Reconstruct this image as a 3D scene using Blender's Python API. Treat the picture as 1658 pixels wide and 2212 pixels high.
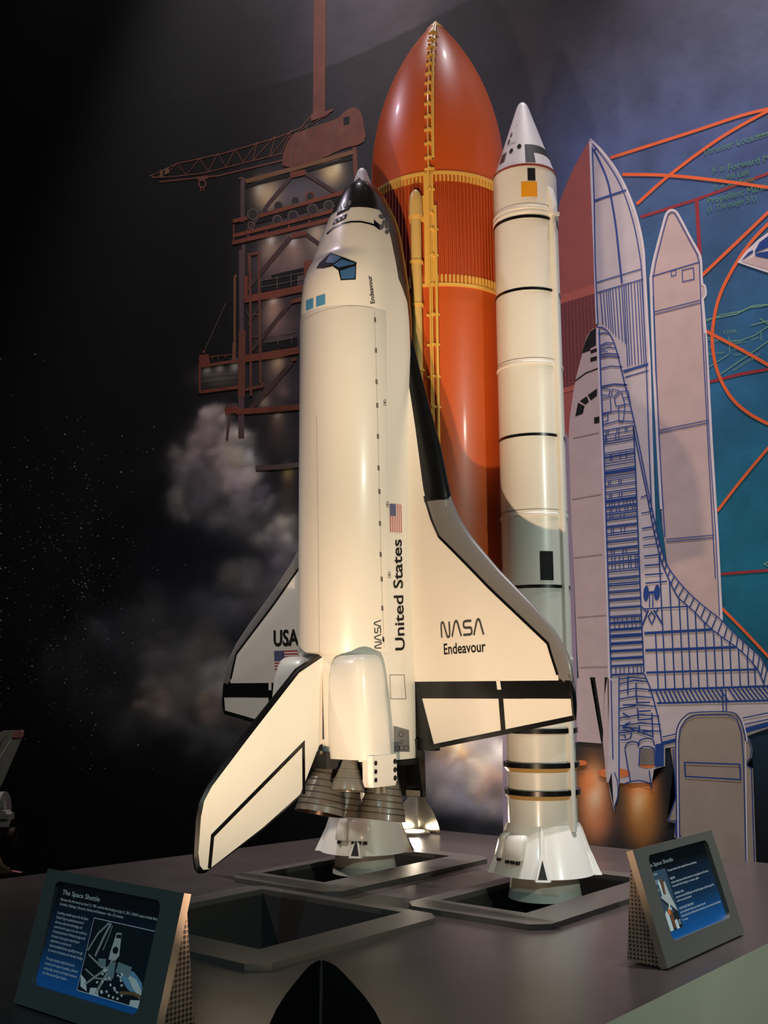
import bpy, bmesh, math, random
import numpy as np
from mathutils import Vector, Matrix
from mathutils.bvhtree import BVHTree

# ------------------------------------------------------------------ set-up
SC = bpy.context.scene
for o in list(bpy.data.objects):
    bpy.data.objects.remove(o)
COL = SC.collection
K = 1.0 / 15.0          # the exhibit is a 1:15 model; dimensions below are full-size metres
R_ = math.radians
random.seed(4)

# camera (position in full-size metres, then scaled)
CAM_P = np.array([38.5244, -51.5326, 9.9474])
YAW, PITCH, ROLL = R_(-39.948), R_(9.016), R_(-0.397)
FPX = 2339.8            # focal length in pixels of the 1658 x 2212 frame
def cam_axes():
    f = np.array([math.sin(YAW) * math.cos(PITCH), math.cos(YAW) * math.cos(PITCH), math.sin(PITCH)])
    r = np.array([math.cos(YAW), -math.sin(YAW), 0.0]); u = np.cross(r, f)
    c, s = math.cos(ROLL), math.sin(ROLL)
    return c * r + s * u, -s * r + c * u, f
CR, CU, CF = cam_axes()
cd = bpy.data.cameras.new('camera'); cam = bpy.data.objects.new('camera', cd); COL.objects.link(cam)
cam.matrix_world = Matrix(((CR[0], CU[0], -CF[0], CAM_P[0] * K), (CR[1], CU[1], -CF[1], CAM_P[1] * K),
                           (CR[2], CU[2], -CF[2], CAM_P[2] * K), (0, 0, 0, 1)))
cd.sensor_fit = 'VERTICAL'; cd.sensor_height = 24.0; cd.lens = FPX / 2212 * 24.0
cd.clip_start = 0.05; cd.clip_end = 200
SC.camera = cam
SC.render.resolution_x = 1658; SC.render.resolution_y = 2212

# world: a dark gallery
w = bpy.data.worlds.new('gallery_dark'); SC.world = w; w.use_nodes = True
w.node_tree.nodes['Background'].inputs[0].default_value = (0.55, 0.6, 0.7, 1)
w.node_tree.nodes['Background'].inputs[1].default_value = 0.03
SC.view_settings.view_transform = 'Standard'; SC.view_settings.look = 'None'
SC.view_settings.gamma = 1.0; SC.view_settings.use_curve_mapping = False
SC.view_settings.exposure = 0.0

def spot(name, loc, target, power, col, size_deg, blend, radius):
    l = bpy.data.lights.new(name, 'SPOT'); l.energy = power; l.color = col
    l.spot_size = R_(size_deg); l.spot_blend = blend; l.shadow_soft_size = radius
    o = bpy.data.objects.new(name, l); COL.objects.link(o)
    o.location = Vector(loc) * K
    d = (Vector(target) - Vector(loc)).normalized()
    o.rotation_euler = d.to_track_quat('-Z', 'Y').to_euler()
    return o
# unseen gallery spots: ceiling track lamp, green lamp at right, then added ones
spot('unseen_spot', (-32, -26, 84), (2, 0, 38), 150, (0.96, 0.80, 1.0), 56, 0.9, 0.09)
spot('unseen_spot', (72, -22, 34), (10, -4, 10), 250, (0.84, 1.0, 0.87), 50, 0.8, 0.10)
spot('unseen_spot', (-40, -46, 70), (-9, -6, 12), 560, (1.0, 0.90, 0.82), 24, 0.9, 0.10)  # fill added to brighten the left wing
spot('unseen_spot', (34, -96, 70), (7, -28, 1), 360, (0.50, 0.88, 1.0), 26, 0.9, 0.10)  # teal fill added for the left sign
spot('unseen_spot', (24, -44, 7), (3, 0, 44), 300, (1.0, 0.75, 0.53), 46, 1.0, 0.05)  # warm spot added low beside the camera to lift the upper stack
# unseen spots added under the ceiling to brighten the mural
for wx, pw, tz, cone in ((-44, 120, 8, 44), (-28, 980, 10, 44), (-14, 1000, 10, 38), (17, 2100, 16, 36), (29, 1700, 14, 42)):
    spot('mural_fill', (wx, 3, 120), (wx, 16.3, tz), pw, (1.0, 0.92, 0.965), cone, 0.85, 0.10)

# ------------------------------------------------------------------ materials
def srgb(c):
    return tuple(((x / 255.0) / 12.92 if x / 255.0 <= 0.04045 else ((x / 255.0 + 0.055) / 1.055) ** 2.4) for x in c)
MATS = {}
def mat(name, col, rough=0.5, metal=0.0, coat=0.0, noise=0.04, nscale=14.0, bump=0.0, bscale=60.0, emit=0.0, spec=0.5):
    if name in MATS: return MATS[name]
    m = bpy.data.materials.new(name); m.use_nodes = True
    n = m.node_tree.nodes; l = m.node_tree.links; b = n['Principled BSDF']
    c = srgb(col)
    tc = n.new('ShaderNodeTexCoord')
    nz = n.new('ShaderNodeTexNoise'); nz.inputs['Scale'].default_value = nscale; nz.inputs['Detail'].default_value = 5
    l.new(tc.outputs['Object'], nz.inputs['Vector'])
    mx = n.new('ShaderNodeMix'); mx.data_type = 'RGBA'
    mx.inputs[6].default_value = tuple(max(0, x * (1 - noise * 2)) for x in c) + (1,)
    mx.inputs[7].default_value = tuple(min(1, x * (1 + noise)) for x in c) + (1,)
    l.new(nz.outputs['Fac'], mx.inputs[0]); l.new(mx.outputs[2], b.inputs['Base Color'])
    b.inputs['Roughness'].default_value = rough; b.inputs['Metallic'].default_value = metal
    b.inputs['Coat Weight'].default_value = coat; b.inputs['Coat Roughness'].default_value = 0.12
    b.inputs['Specular IOR Level'].default_value = spec
    if bump > 0:
        n2 = n.new('ShaderNodeTexNoise'); n2.inputs['Scale'].default_value = bscale; n2.inputs['Detail'].default_value = 4
        l.new(tc.outputs['Object'], n2.inputs['Vector'])
        bp = n.new('ShaderNodeBump'); bp.inputs['Strength'].default_value = bump; bp.inputs['Distance'].default_value = 0.004
        l.new(n2.outputs['Fac'], bp.inputs['Height']); l.new(bp.outputs['Normal'], b.inputs['Normal'])
    if emit > 0:
        b.inputs['Emission Color'].default_value = c + (1,); b.inputs['Emission Strength'].default_value = emit
    MATS[name] = m
    return m

WHITE = mat('gloss_white_paint', (226, 222, 212), 0.32, coat=0.25, noise=0.015)
CONE = mat('grey_white_paint', (176, 174, 176), 0.55, coat=0.0, noise=0.015)
BLACK = mat('gloss_black_paint', (9, 9, 10), 0.28, coat=0.2, noise=0.02)
MBLACK = mat('matt_black', (6, 6, 7), 0.7, noise=0.05)
PRINT = mat('dark_print', (62, 62, 60), 0.5, noise=0.02)
PRINTB = mat('black_print', (14, 14, 14), 0.65, noise=0.02, spec=.25)
RCC = mat('grey_leading_edge_paint', (112, 110, 108), 0.3, coat=0.25, noise=0.03)
ORANGE = mat('tank_orange_paint', (196, 84, 28), 0.40, coat=0.10, noise=0.02)
ORANGED = mat('tank_rust_paint', (182, 76, 30), 0.45, coat=0.1, noise=0.03)
CREAM = mat('tank_cream_paint', (226, 180, 84), 0.42, coat=0.1, noise=0.03)
NOZZ = mat('nozzle_grey_paint', (110, 104, 94), 0.36, coat=0.15, noise=0.06)
NOZZL = mat('nozzle_line', (62, 58, 52), 0.5)
NOZIN = mat('nozzle_inner_brown', (60, 40, 28), 0.3, metal=0.6)
STEEL = mat('polished_reflector', (205, 200, 190), 0.22, metal=1.0, bump=0.25, bscale=30)
WINB = mat('window_blue', (56, 98, 146), 0.5, noise=0.02, spec=.3)
WINL = mat('window_light_blue', (78, 142, 186), 0.35, noise=0.02)
GOLD = mat('mark_amber', (226, 152, 12), 0.45, noise=0.02)
REDM = mat('mark_rust_red', (140, 62, 48), 0.45)
SRBY = mat('ring_tan', (196, 158, 92), 0.5)
FLAGR = mat('flag_red', (176, 60, 56), 0.5)
FLAGB = mat('flag_blue', (52, 66, 116), 0.5)
FLAGW = mat('flag_white', (225, 220, 215), 0.5)
GPANEL = mat('grey_panel_paint', (110, 110, 110), 0.5)
SEAM = mat('panel_seam', (176, 170, 160), 0.6)
DECK = mat('deck_grey_paint', (70, 62, 60), 0.30, noise=0.2, nscale=4.0, bump=0.10, bscale=9.0)
FRAME = mat('pit_frame_paint', (76, 71, 66), 0.42, noise=0.08, nscale=8.0)
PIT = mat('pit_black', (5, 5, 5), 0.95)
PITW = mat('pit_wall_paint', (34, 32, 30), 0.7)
SIDE = mat('platform_side_paint', (190, 190, 170), 0.6, noise=0.10, nscale=5.0)
FLOOR = mat('dark_floor', (14, 17, 19), 0.6, noise=0.1)
CEIL = mat('ceiling_black', (10, 10, 12), 0.9)

# ------------------------------------------------------------------ geometry helpers
class MB:
    def __init__(s): s.v = []; s.f = []; s.m = []
    def add(s, vs, fs, mi=0):
        o = len(s.v); s.v += [tuple(map(float, p)) for p in vs]
        s.f += [tuple(i + o for i in f) for f in fs]; s.m += [mi] * len(fs)
        return s
    def box(s, c, d, mi=0, rot=None):
        x, y, z = (k / 2 for k in d); pts = []
        for dx, dy, dz in ((-x, -y, -z), (x, -y, -z), (x, y, -z), (-x, y, -z), (-x, -y, z), (x, -y, z), (x, y, z), (-x, y, z)):
            p = Vector((dx, dy, dz))
            if rot is not None: p = rot @ p
            pts.append((c[0] + p.x, c[1] + p.y, c[2] + p.z))
        return s.add(pts, [(0, 3, 2, 1), (4, 5, 6, 7), (0, 1, 5, 4), (1, 2, 6, 5), (2, 3, 7, 6), (3, 0, 4, 7)], mi)
    def lathe(s, prof, c=(0, 0, 0), seg=64, mi=0, caps=False, axis=None, a0=0, a1=360):
        full = abs(a1 - a0 - 360) < 1e-6; n = seg if full else seg + 1; vs = []
        R = Matrix.Identity(3) if axis is None else Vector((0, 0, 1)).rotation_difference(Vector(axis)).to_matrix()
        for r, z in prof:
            for i in range(n):
                a = R_(a0 + (a1 - a0) * i / seg); p = R @ Vector((r * math.cos(a), r * math.sin(a), z))
                vs.append((c[0] + p.x, c[1] + p.y, c[2] + p.z))
        fs = []
        for j in range(len(prof) - 1):
            for i in range(seg):
                k = (i + 1) % n
                fs.append((j * n + i, j * n + k, (j + 1) * n + k, (j + 1) * n + i))
        if caps:
            fs.append(tuple(range(n))[::-1]); fs.append(tuple((len(prof) - 1) * n + i for i in range(n)))
        return s.add(vs, fs, mi)
    def tube(s, pts, r, seg=10, mi=0, caps=True):
        P = [Vector(p) for p in pts]; vs = []; up = Vector((0.3, 0.7, 0.2)).normalized()
        for i, p in enumerate(P):
            t = (P[min(i + 1, len(P) - 1)] - P[max(i - 1, 0)]).normalized()
            a = t.cross(up).normalized(); b = t.cross(a)
            rr = r[i] if isinstance(r, (list, tuple)) else r
            for k in range(seg):
                th = 2 * math.pi * k / seg; vs.append(p + (a * math.cos(th) + b * math.sin(th)) * rr)
        fs = [(j * seg + k, j * seg + (k + 1) % seg, (j + 1) * seg + (k + 1) % seg, (j + 1) * seg + k)
              for j in range(len(P) - 1) for k in range(seg)]
        if caps: fs += [tuple(range(seg))[::-1], tuple((len(P) - 1) * seg + k for k in range(seg))]
        return s.add(vs, fs, mi)
    def loft(s, secs, mi=0, caps=True, closed=True):
        n = len(secs[0]); vs = [p for q in secs for p in q]
        m = n if closed else n - 1
        fs = [(j * n + i, j * n + (i + 1) % n, (j + 1) * n + (i + 1) % n, (j + 1) * n + i) for j in range(len(secs) - 1) for i in range(m)]
        if caps: fs += [tuple(range(n))[::-1], tuple((len(secs) - 1) * n + i for i in range(n))]
        return s.add(vs, fs, mi)
    def prism(s, poly, off, mi=0):
        """poly: 3D points of a planar outline; off: extrusion vector"""
        n = len(poly); a = [Vector(p) for p in poly]; b = [p + Vector(off) for p in a]
        fs = [tuple(range(n))[::-1], tuple(range(n, 2 * n))] + [(i, (i + 1) % n, n + (i + 1) % n, n + i) for i in range(n)]
        return s.add(a + b, fs, mi)
    def build(s, name, mats, parent=None, smooth=40, recalc=True):
        me = bpy.data.meshes.new(name)
        base = BASE.get(root_of(parent).name, Vector((0, 0, 0))) if parent else Vector((0, 0, 0))
        me.from_pydata([Vector(p) * K - base for p in s.v], [], s.f)
        ms = mats if isinstance(mats, (list, tuple)) else [mats]
        for m in ms: me.materials.append(m)
        if len(ms) > 1:
            for p, i in zip(me.polygons, s.m): p.material_index = i
        if recalc:
            bm = bmesh.new(); bm.from_mesh(me); bmesh.ops.recalc_face_normals(bm, faces=bm.faces); bm.to_mesh(me); bm.free()
        if smooth:
            me.polygons.foreach_set('use_smooth', [True] * len(me.polygons))
            me.set_sharp_from_angle(angle=R_(smooth))
        me.update()
        o = bpy.data.objects.new(name, me); COL.objects.link(o)
        if parent: o.parent = parent
        return o
BASE = {}
def root_of(o):
    while o.parent: o = o.parent
    return o
def thing(name, label, cat, base, group=None):
    o = bpy.data.objects.new(name, None); COL.objects.link(o)
    o.location = Vector(base) * K; BASE[o.name] = Vector(base) * K; o.empty_display_size = 0.1
    o['label'] = label; o['category'] = cat
    if group: o['group'] = group
    return o
def structure(o, label=None):
    o['kind'] = 'structure'
    if label: o['label'] = label
    return o

def proj(P):
    d = np.asarray(P, float) - CAM_P
    x, y, z = d @ CR, d @ CU, d @ CF
    return 829 + FPX * x / z, 1106 - FPX * y / z
def ray(u, v):
    return CR * ((u - 829) / FPX) - CU * ((v - 1106) / FPX) + CF

def ribbon(pts, w, closed=False):
    """polyline -> list of quads (2D) with mitred joints"""
    P = [Vector(p) for p in pts]; n = len(P); L = []; Rr = []
    for i in range(n):
        a = P[(i - 1) % n] if (i > 0 or closed) else None; b = P[(i + 1) % n] if (i < n - 1 or closed) else None
        d1 = (P[i] - a).normalized() if a is not None else None; d2 = (b - P[i]).normalized() if b is not None else None
        d1 = d1 or d2; d2 = d2 or d1
        n1 = Vector((-d1.y, d1.x)); n2 = Vector((-d2.y, d2.x)); m = n1 + n2
        m = n1 if m.length < 0.2 else m.normalized()
        k = min(1.0 / max(0.35, m.dot(n1)), 2.0) * w / 2
        L.append(P[i] + m * k); Rr.append(P[i] - m * k)
    q = []
    for i in range(n if closed else n - 1):
        j = (i + 1) % n; q.append([tuple(L[i]), tuple(L[j]), tuple(Rr[j]), tuple(Rr[i])])
    return q
def ell(cx, cy, rx, ry, n=20, rot=0):
    c, s = math.cos(rot), math.sin(rot)
    return [(cx + rx * math.cos(t) * c - ry * math.sin(t) * s, cy + rx * math.cos(t) * s + ry * math.sin(t) * c) for t in (2 * math.pi * i / n for i in range(n))]

_TX = {}
def text2d(s, size=1.0, align='LEFT', spacing=1.0, xs=1.0, bold=0.0):
    """text -> list of 2D triangles/polygons"""
    key = (s, align, spacing, bold)
    if key not in _TX:
        cu = bpy.data.curves.new('t', 'FONT'); cu.body = s; cu.size = 1.0; cu.align_x = align; cu.space_character = spacing
        cu.resolution_u = 3; cu.offset = bold
        ob = bpy.data.objects.new('t', cu); COL.objects.link(ob)
        dg = bpy.context.evaluated_depsgraph_get(); ev = ob.evaluated_get(dg); me = ev.to_mesh()
        vs = [(v.co.x, v.co.y) for v in me.vertices]
        _TX[key] = [[vs[i] for i in p.vertices] for p in me.polygons]
        ev.to_mesh_clear(); bpy.data.objects.remove(ob); bpy.data.curves.remove(cu)
    return [[(x * size * xs, y * size) for x, y in p] for p in _TX[key]]
def text_w(s): 
    ps = text2d(s); xs = [p[0] for q in ps for p in q]
    return max(xs) - min(xs), min(xs)
def affine(polys, o, ux, uy):
    return [[(o[0] + x * ux[0] + y * uy[0], o[1] + x * ux[1] + y * uy[1]) for x, y in p] for p in polys]

# worm-style lettering as strokes in a unit-height box
WORM = [[(0, 0), (0, .78), (.06, .95), (.2, 1), (.3, .92), (.62, .08), (.72, 0), (.85, .04), (.92, .2), (.92, 1)],
        [(1.14, 0), (1.46, .88), (1.56, 1), (1.66, 1), (1.76, .88), (2.08, 0)],
        [(2.28, .07), (2.95, .07), (3.1, .14), (3.13, .3), (3.08, .46), (2.95, .52), (2.5, .52), (2.36, .6), (2.33, .75), (2.38, .89), (2.52, .95), (3.1, .95)],
        [(3.3, 0), (3.62, .88), (3.72, 1), (3.82, 1), (3.92, .88), (4.24, 0)]]
def worm(w=0.15):
    return [q for s in WORM for q in ribbon(s, w)]

def flat_decal(name, polys, fn, m, parent, step=None, mi=None, lift=False):
    """2D polygons draped on a surface by fn(u, v) -> 3D point; long edges are cut every `step`"""
    bm = bmesh.new()
    for k, p in enumerate(polys):
        try:
            vs = [bm.verts.new((q[0], q[1], k % 60)) for q in p]; f = bm.faces.new(vs)
            if mi: f.material_index = mi[k]
        except ValueError: pass
    bmesh.ops.triangulate(bm, faces=[f for f in bm.faces if len(f.verts) > 4])
    if step:
        xs = [v.co.x for v in bm.verts]; ys = [v.co.y for v in bm.verts]
        for ax, lo, hi in ((0, min(xs), max(xs)), (1, min(ys), max(ys))):
            n = int((hi - lo) / step)
            for i in range(1, n + 1):
                co = [0, 0, 0]; co[ax] = lo + (hi - lo) * i / (n + 1); no = [0, 0, 0]; no[ax] = 1
                bmesh.ops.bisect_plane(bm, geom=bm.verts[:] + bm.edges[:] + bm.faces[:], plane_co=co, plane_no=no)
    mb = MB(); bm.verts.index_update()
    bad = set(); vs = []
    for v in bm.verts:
        p = fn(v.co.x, v.co.y, v.co.z) if lift else fn(v.co.x, v.co.y)
        if p is None: bad.add(v.index); p = (0, 0, 0)
        vs.append(p)
    fs = []; fm = []
    for f in bm.faces:
        ids = tuple(v.index for v in f.verts)
        if not bad.intersection(ids): fs.append(ids); fm.append(f.material_index)
    bm.free()
    mb.v = [tuple(p) for p in vs]; mb.f = fs; mb.m = fm
    return mb.build(name, m, parent, smooth=0, recalc=False)

def bvh_of(objs):
    """ray target made of finished parts, in full-size metres"""
    vs, fs = [], []
    for o in objs:
        base = BASE.get(root_of(o).name, Vector((0, 0, 0))); k = len(vs)
        vs += [(v.co + base) / K for v in o.data.vertices]
        fs += [tuple(i + k for i in p.vertices) for p in o.data.polygons]
    return BVHTree.FromPolygons(vs, fs)
def seen(bvh, off=0.02):
    """drape along the sight line of the survey photo onto a finished surface"""
    o = Vector(CAM_P)
    def fn(u, v):
        d = Vector(ray(u, v)).normalized(); h = bvh.ray_cast(o, d)
        if h[0] is None: return None
        n = h[1] if h[1].dot(d) < 0 else -h[1]
        return h[0] + n * off
    return fn
def cyl_fn(ax, ay, rf, off=0.02):
    """(angle in degrees, height) -> point on a body of revolution"""
    def fn(a, z):
        r = rf(z) + off
        return (ax + r * math.cos(R_(a)), ay + r * math.sin(R_(a)), z)
    return fn
def interp(x, xs, ys):
    return float(np.interp(x, xs, ys))
# ------------------------------------------------------------------ room
ZD = -1.07                       # deck level
ZF = -14.6                       # gallery floor
YW = 16.35                       # mural wall
XA, RA = -18.0, 45.0             # the wall bends forward left of XA on a radius RA
SEAMZ = 66.0
def wall_pt(s, z, off=0.0):
    """s: distance along the wall from XA (positive to the right)"""
    if s >= 0: return (XA + s, YW - off, z)
    a = -s / RA; r = RA - off
    return (XA - r * math.sin(a), YW - RA + r * math.cos(a), z)
def wall_hit(u, v):
    d = ray(u, v)
    t = (YW - CAM_P[1]) / d[1]; p = CAM_P + t * d
    if p[0] >= XA: return p[0] - XA, p[2]
    ox, oy = CAM_P[0] - XA, CAM_P[1] - (YW - RA)
    a = d[0] ** 2 + d[1] ** 2; b = ox * d[0] + oy * d[1]; c = ox * ox + oy * oy - RA * RA
    t = (-b + math.sqrt(b * b - a * c)) / a; p = CAM_P + t * d
    return -RA * math.atan2(-(p[0] - XA), p[1] - (YW - RA)), p[2]

# --- pigment of the mural ground: night sky, smoke and the blue field (paint on the wall)
def fbm(x, y, seed, octs=5):
    rs = np.random.RandomState(seed); g = rs.rand(128, 128); out = 0; amp = 0.5; f = 1.0
    for _ in range(octs):
        xi = np.floor(x * f).astype(int); yi = np.floor(y * f).astype(int); fx = x * f - xi; fy = y * f - yi
        fx = fx * fx * (3 - 2 * fx); fy = fy * fy * (3 - 2 * fy)
        a = g[yi % 128, xi % 128]; b = g[yi % 128, (xi + 1) % 128]; c = g[(yi + 1) % 128, xi % 128]; d = g[(yi + 1) % 128, (xi + 1) % 128]
        out = out + amp * ((a * (1 - fx) + b * fx) * (1 - fy) + (c * (1 - fx) + d * fx) * fy); amp *= 0.5; f *= 2
    return out
GX = [0, 300, 500, 700, 900, 1100, 1250, 1400, 1600, 1760]
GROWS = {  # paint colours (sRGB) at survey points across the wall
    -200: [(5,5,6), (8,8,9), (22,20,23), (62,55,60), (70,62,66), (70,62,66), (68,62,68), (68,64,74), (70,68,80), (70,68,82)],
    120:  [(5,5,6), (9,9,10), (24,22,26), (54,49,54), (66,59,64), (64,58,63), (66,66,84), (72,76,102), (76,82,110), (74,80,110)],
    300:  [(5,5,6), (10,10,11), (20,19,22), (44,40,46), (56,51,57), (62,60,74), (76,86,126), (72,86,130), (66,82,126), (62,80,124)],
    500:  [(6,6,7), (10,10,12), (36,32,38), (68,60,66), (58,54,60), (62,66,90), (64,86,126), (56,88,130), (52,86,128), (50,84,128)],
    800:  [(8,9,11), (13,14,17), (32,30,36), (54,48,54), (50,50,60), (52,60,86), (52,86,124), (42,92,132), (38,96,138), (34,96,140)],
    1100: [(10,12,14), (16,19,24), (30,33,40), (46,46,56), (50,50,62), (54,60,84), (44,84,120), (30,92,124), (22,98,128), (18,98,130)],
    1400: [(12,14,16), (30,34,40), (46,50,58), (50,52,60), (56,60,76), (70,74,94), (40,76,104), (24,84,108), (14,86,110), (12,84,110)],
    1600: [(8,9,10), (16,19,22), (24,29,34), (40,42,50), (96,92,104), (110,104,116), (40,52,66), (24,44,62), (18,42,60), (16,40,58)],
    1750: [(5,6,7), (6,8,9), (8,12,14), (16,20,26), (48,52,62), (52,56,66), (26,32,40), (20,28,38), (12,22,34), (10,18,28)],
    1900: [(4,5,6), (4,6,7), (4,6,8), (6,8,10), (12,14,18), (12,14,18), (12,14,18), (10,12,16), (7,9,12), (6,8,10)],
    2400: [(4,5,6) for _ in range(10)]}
for r_ in GROWS.values(): r_.insert(2, tuple(1.2 * q for q in r_[1]))
GX = [0, 300, 492, 535, 700, 900, 1100, 1250, 1400, 1600, 1760]
PUFF = [  # smoke puffs: x, y, radius, colour, weight
 (470,905,26,(150,140,140),.8),(452,935,30,(120,104,116),.8),(470,965,26,(110,96,112),.7),(515,962,30,(168,156,150),.85),(535,980,24,(150,142,142),.7),
 (490,1012,34,(158,142,112),.8),(455,1015,36,(132,112,118),.7),(548,1022,24,(146,138,120),.7),(400,985,38,(108,98,110),.7),(415,1020,34,(96,86,98),.6),
 (520,1050,34,(130,112,122),.7),(430,1075,46,(84,80,90),.6),(560,1085,32,(92,88,96),.6),(385,1090,34,(86,82,84),.5),(395,1065,28,(104,100,94),.5),
 (500,1125,44,(82,82,86),.6),(612,1143,30,(146,136,122),.75),(590,1170,34,(104,96,110),.6),(555,1160,26,(96,94,92),.5),(620,1215,40,(104,94,108),.6),
 (520,1245,32,(112,106,100),.55),(560,1290,50,(80,82,90),.5),(470,1300,60,(66,70,78),.5),(620,1300,60,(78,80,90),.5),(330,1330,60,(50,54,60),.5),
 (430,1385,46,(96,92,88),.5),(330,1390,44,(78,78,80),.45),(250,1400,60,(48,52,60),.45),(390,1460,60,(88,92,94),.5),(480,1470,46,(96,108,116),.6),
 (500,1500,34,(118,130,136),.6),(330,1515,24,(150,112,92),.6),(350,1500,50,(80,82,84),.5),(455,1525,30,(120,96,80),.5),(530,1530,40,(132,96,76),.6),
 (420,1590,46,(60,66,74),.5),(520,1580,60,(54,62,72),.5),(260,1540,70,(40,44,48),.5),(180,1480,90,(34,38,44),.4),(600,1500,60,(90,98,106),.5),
 (960,1620,34,(196,150,104),.7),(985,1632,20,(228,172,92),.8),(972,1650,26,(150,108,104),.6),(1020,1640,34,(188,150,128),.7),(1050,1690,44,(186,138,116),.7),
 (1060,1630,40,(172,166,180),.6),(1000,1685,36,(146,130,140),.6),(950,1700,40,(120,112,124),.6),(1070,1740,34,(110,102,116),.6),(1010,1740,40,(84,86,104),.6),
 (1150,1640,60,(160,140,140),.5),(900,1660,60,(128,122,132),.5)]
GLOW = [ # painted floodlights on the tower: x, y, rx, ry, colour, weight
 (578,420,26,30,(176,152,112),.85),(560,405,10,16,(220,205,160),.6),(715,372,24,26,(180,152,110),.85),(728,360,8,12,(220,200,150),.6),(640,420,60,40,(92,86,94),.6),
 (583,540,20,30,(150,130,110),.7),(585,518,7,9,(230,215,180),.7),(633,545,22,34,(150,120,104),.7),(632,522,7,9,(230,215,180),.7),(684,508,16,22,(170,156,130),.75),
 (690,540,30,40,(120,104,92),.6),(610,580,60,36,(96,78,78),.6),(590,670,16,34,(160,130,104),.75),(590,648,7,8,(225,205,170),.7),(600,700,40,40,(104,82,82),.6),
 (600,785,11,16,(190,160,110),.8),(597,800,22,30,(116,96,84),.6),(570,868,12,14,(150,140,120),.7),(613,845,10,12,(150,112,100),.6),(604,840,50,40,(70,58,62),.5),
 (447,799,7,8,(200,196,176),.7),(474,796,7,8,(200,184,160),.7),(507,790,8,12,(206,202,182),.7),(470,815,44,22,(92,86,80),.7),
 (600,905,14,24,(140,116,88),.7),(600,896,5,7,(210,180,150),.6),(600,940,34,40,(74,60,56),.6),(622,1022,10,16,(166,136,70),.7),(622,1060,18,44,(84,68,56),.6),
 (1282,1722,31,78,(226,124,60),1),(1284,1715,15,44,(232,206,186),.8),(1270,1690,22,24,(206,110,56),.7),(1290,1770,30,40,(150,92,66),.6),
 (1385,1728,33,84,(222,126,52),1),(1380,1722,13,44,(228,206,176),.7),(1376,1690,24,24,(206,104,50),.7),(1392,1775,30,40,(140,96,50),.6)]
BLOT = [(1270,1640,40,36,(22,24,28),.9),(1440,1700,30,60,(8,14,26),.8),(1330,1790,30,30,(20,24,34),.7),(985,1780,50,24,(14,16,20),.8),
        (1060,1790,40,14,(20,22,28),.6),(560,930,30,40,(26,24,30),.5)]
PUFF = [(x, y, r, tuple(.55 * q + .45 * (sum(c) / 3 + d) for q, d in zip(c, (3, 0, -4))), k) for x, y, r, c, k in PUFF]
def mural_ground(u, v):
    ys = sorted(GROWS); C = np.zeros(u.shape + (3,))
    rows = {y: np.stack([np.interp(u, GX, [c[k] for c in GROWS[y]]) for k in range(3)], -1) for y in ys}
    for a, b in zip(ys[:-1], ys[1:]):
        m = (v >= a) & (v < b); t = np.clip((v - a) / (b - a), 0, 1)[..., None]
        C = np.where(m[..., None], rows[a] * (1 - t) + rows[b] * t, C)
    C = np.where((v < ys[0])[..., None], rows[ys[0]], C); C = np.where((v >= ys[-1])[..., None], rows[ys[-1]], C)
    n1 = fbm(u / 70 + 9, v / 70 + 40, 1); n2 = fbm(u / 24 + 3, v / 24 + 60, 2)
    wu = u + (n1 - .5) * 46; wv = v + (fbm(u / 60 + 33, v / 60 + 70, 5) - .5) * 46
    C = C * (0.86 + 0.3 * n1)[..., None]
    for x, y, r, c, k in PUFF:
        d = np.hypot(wu - x, wv - y) / (r * 1.25); wgt = np.clip(k * np.exp(-d ** 2.6) * (0.62 + 0.75 * (n2 - .2)), 0, 1)[..., None]
        C = C * (1 - wgt) + np.minimum(np.array(c) * 1.3, 250) * wgt
    rs = np.random.RandomState(3)
    for x, y, r, c, k in PUFF:                                   # billows within each puff
        for _ in range(7):
            a, q = rs.rand() * 6.283, rs.rand() ** .5 * r * 1.0; rr = r * (.3 + .35 * rs.rand()); g = .62 + .8 * rs.rand()
            bx, by = x + q * math.cos(a), y + q * math.sin(a)
            d = np.hypot(wu - bx, wv - by) / (rr * 1.2); sh = np.clip(1.1 - .5 * (wv - by) / rr * .6, .6, 1.5)
            wgt = np.clip(k * .62 * np.exp(-d ** 3.4), 0, 1)[..., None]
            C = C * (1 - wgt) + np.minimum(np.array(c) * 1.3 * g, 240) * np.clip(sh, .6, 1.4)[..., None] * wgt
    for lst, warp in ((BLOT, 1), (GLOW, 0)):
        for x, y, rx, ry, c, k in lst:
            d = np.hypot((u - x) / (rx * 1.15), (v - y) / (ry * 1.15)); wgt = np.clip(k * np.exp(-d ** 2.2), 0, 1)[..., None]
            C = C * (1 - wgt) + np.minimum(np.array(c) * (1.0 if warp else 1.4 if y < 1100 else 1.18), 245) * wgt
    return np.clip(C, 0, 255)
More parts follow.
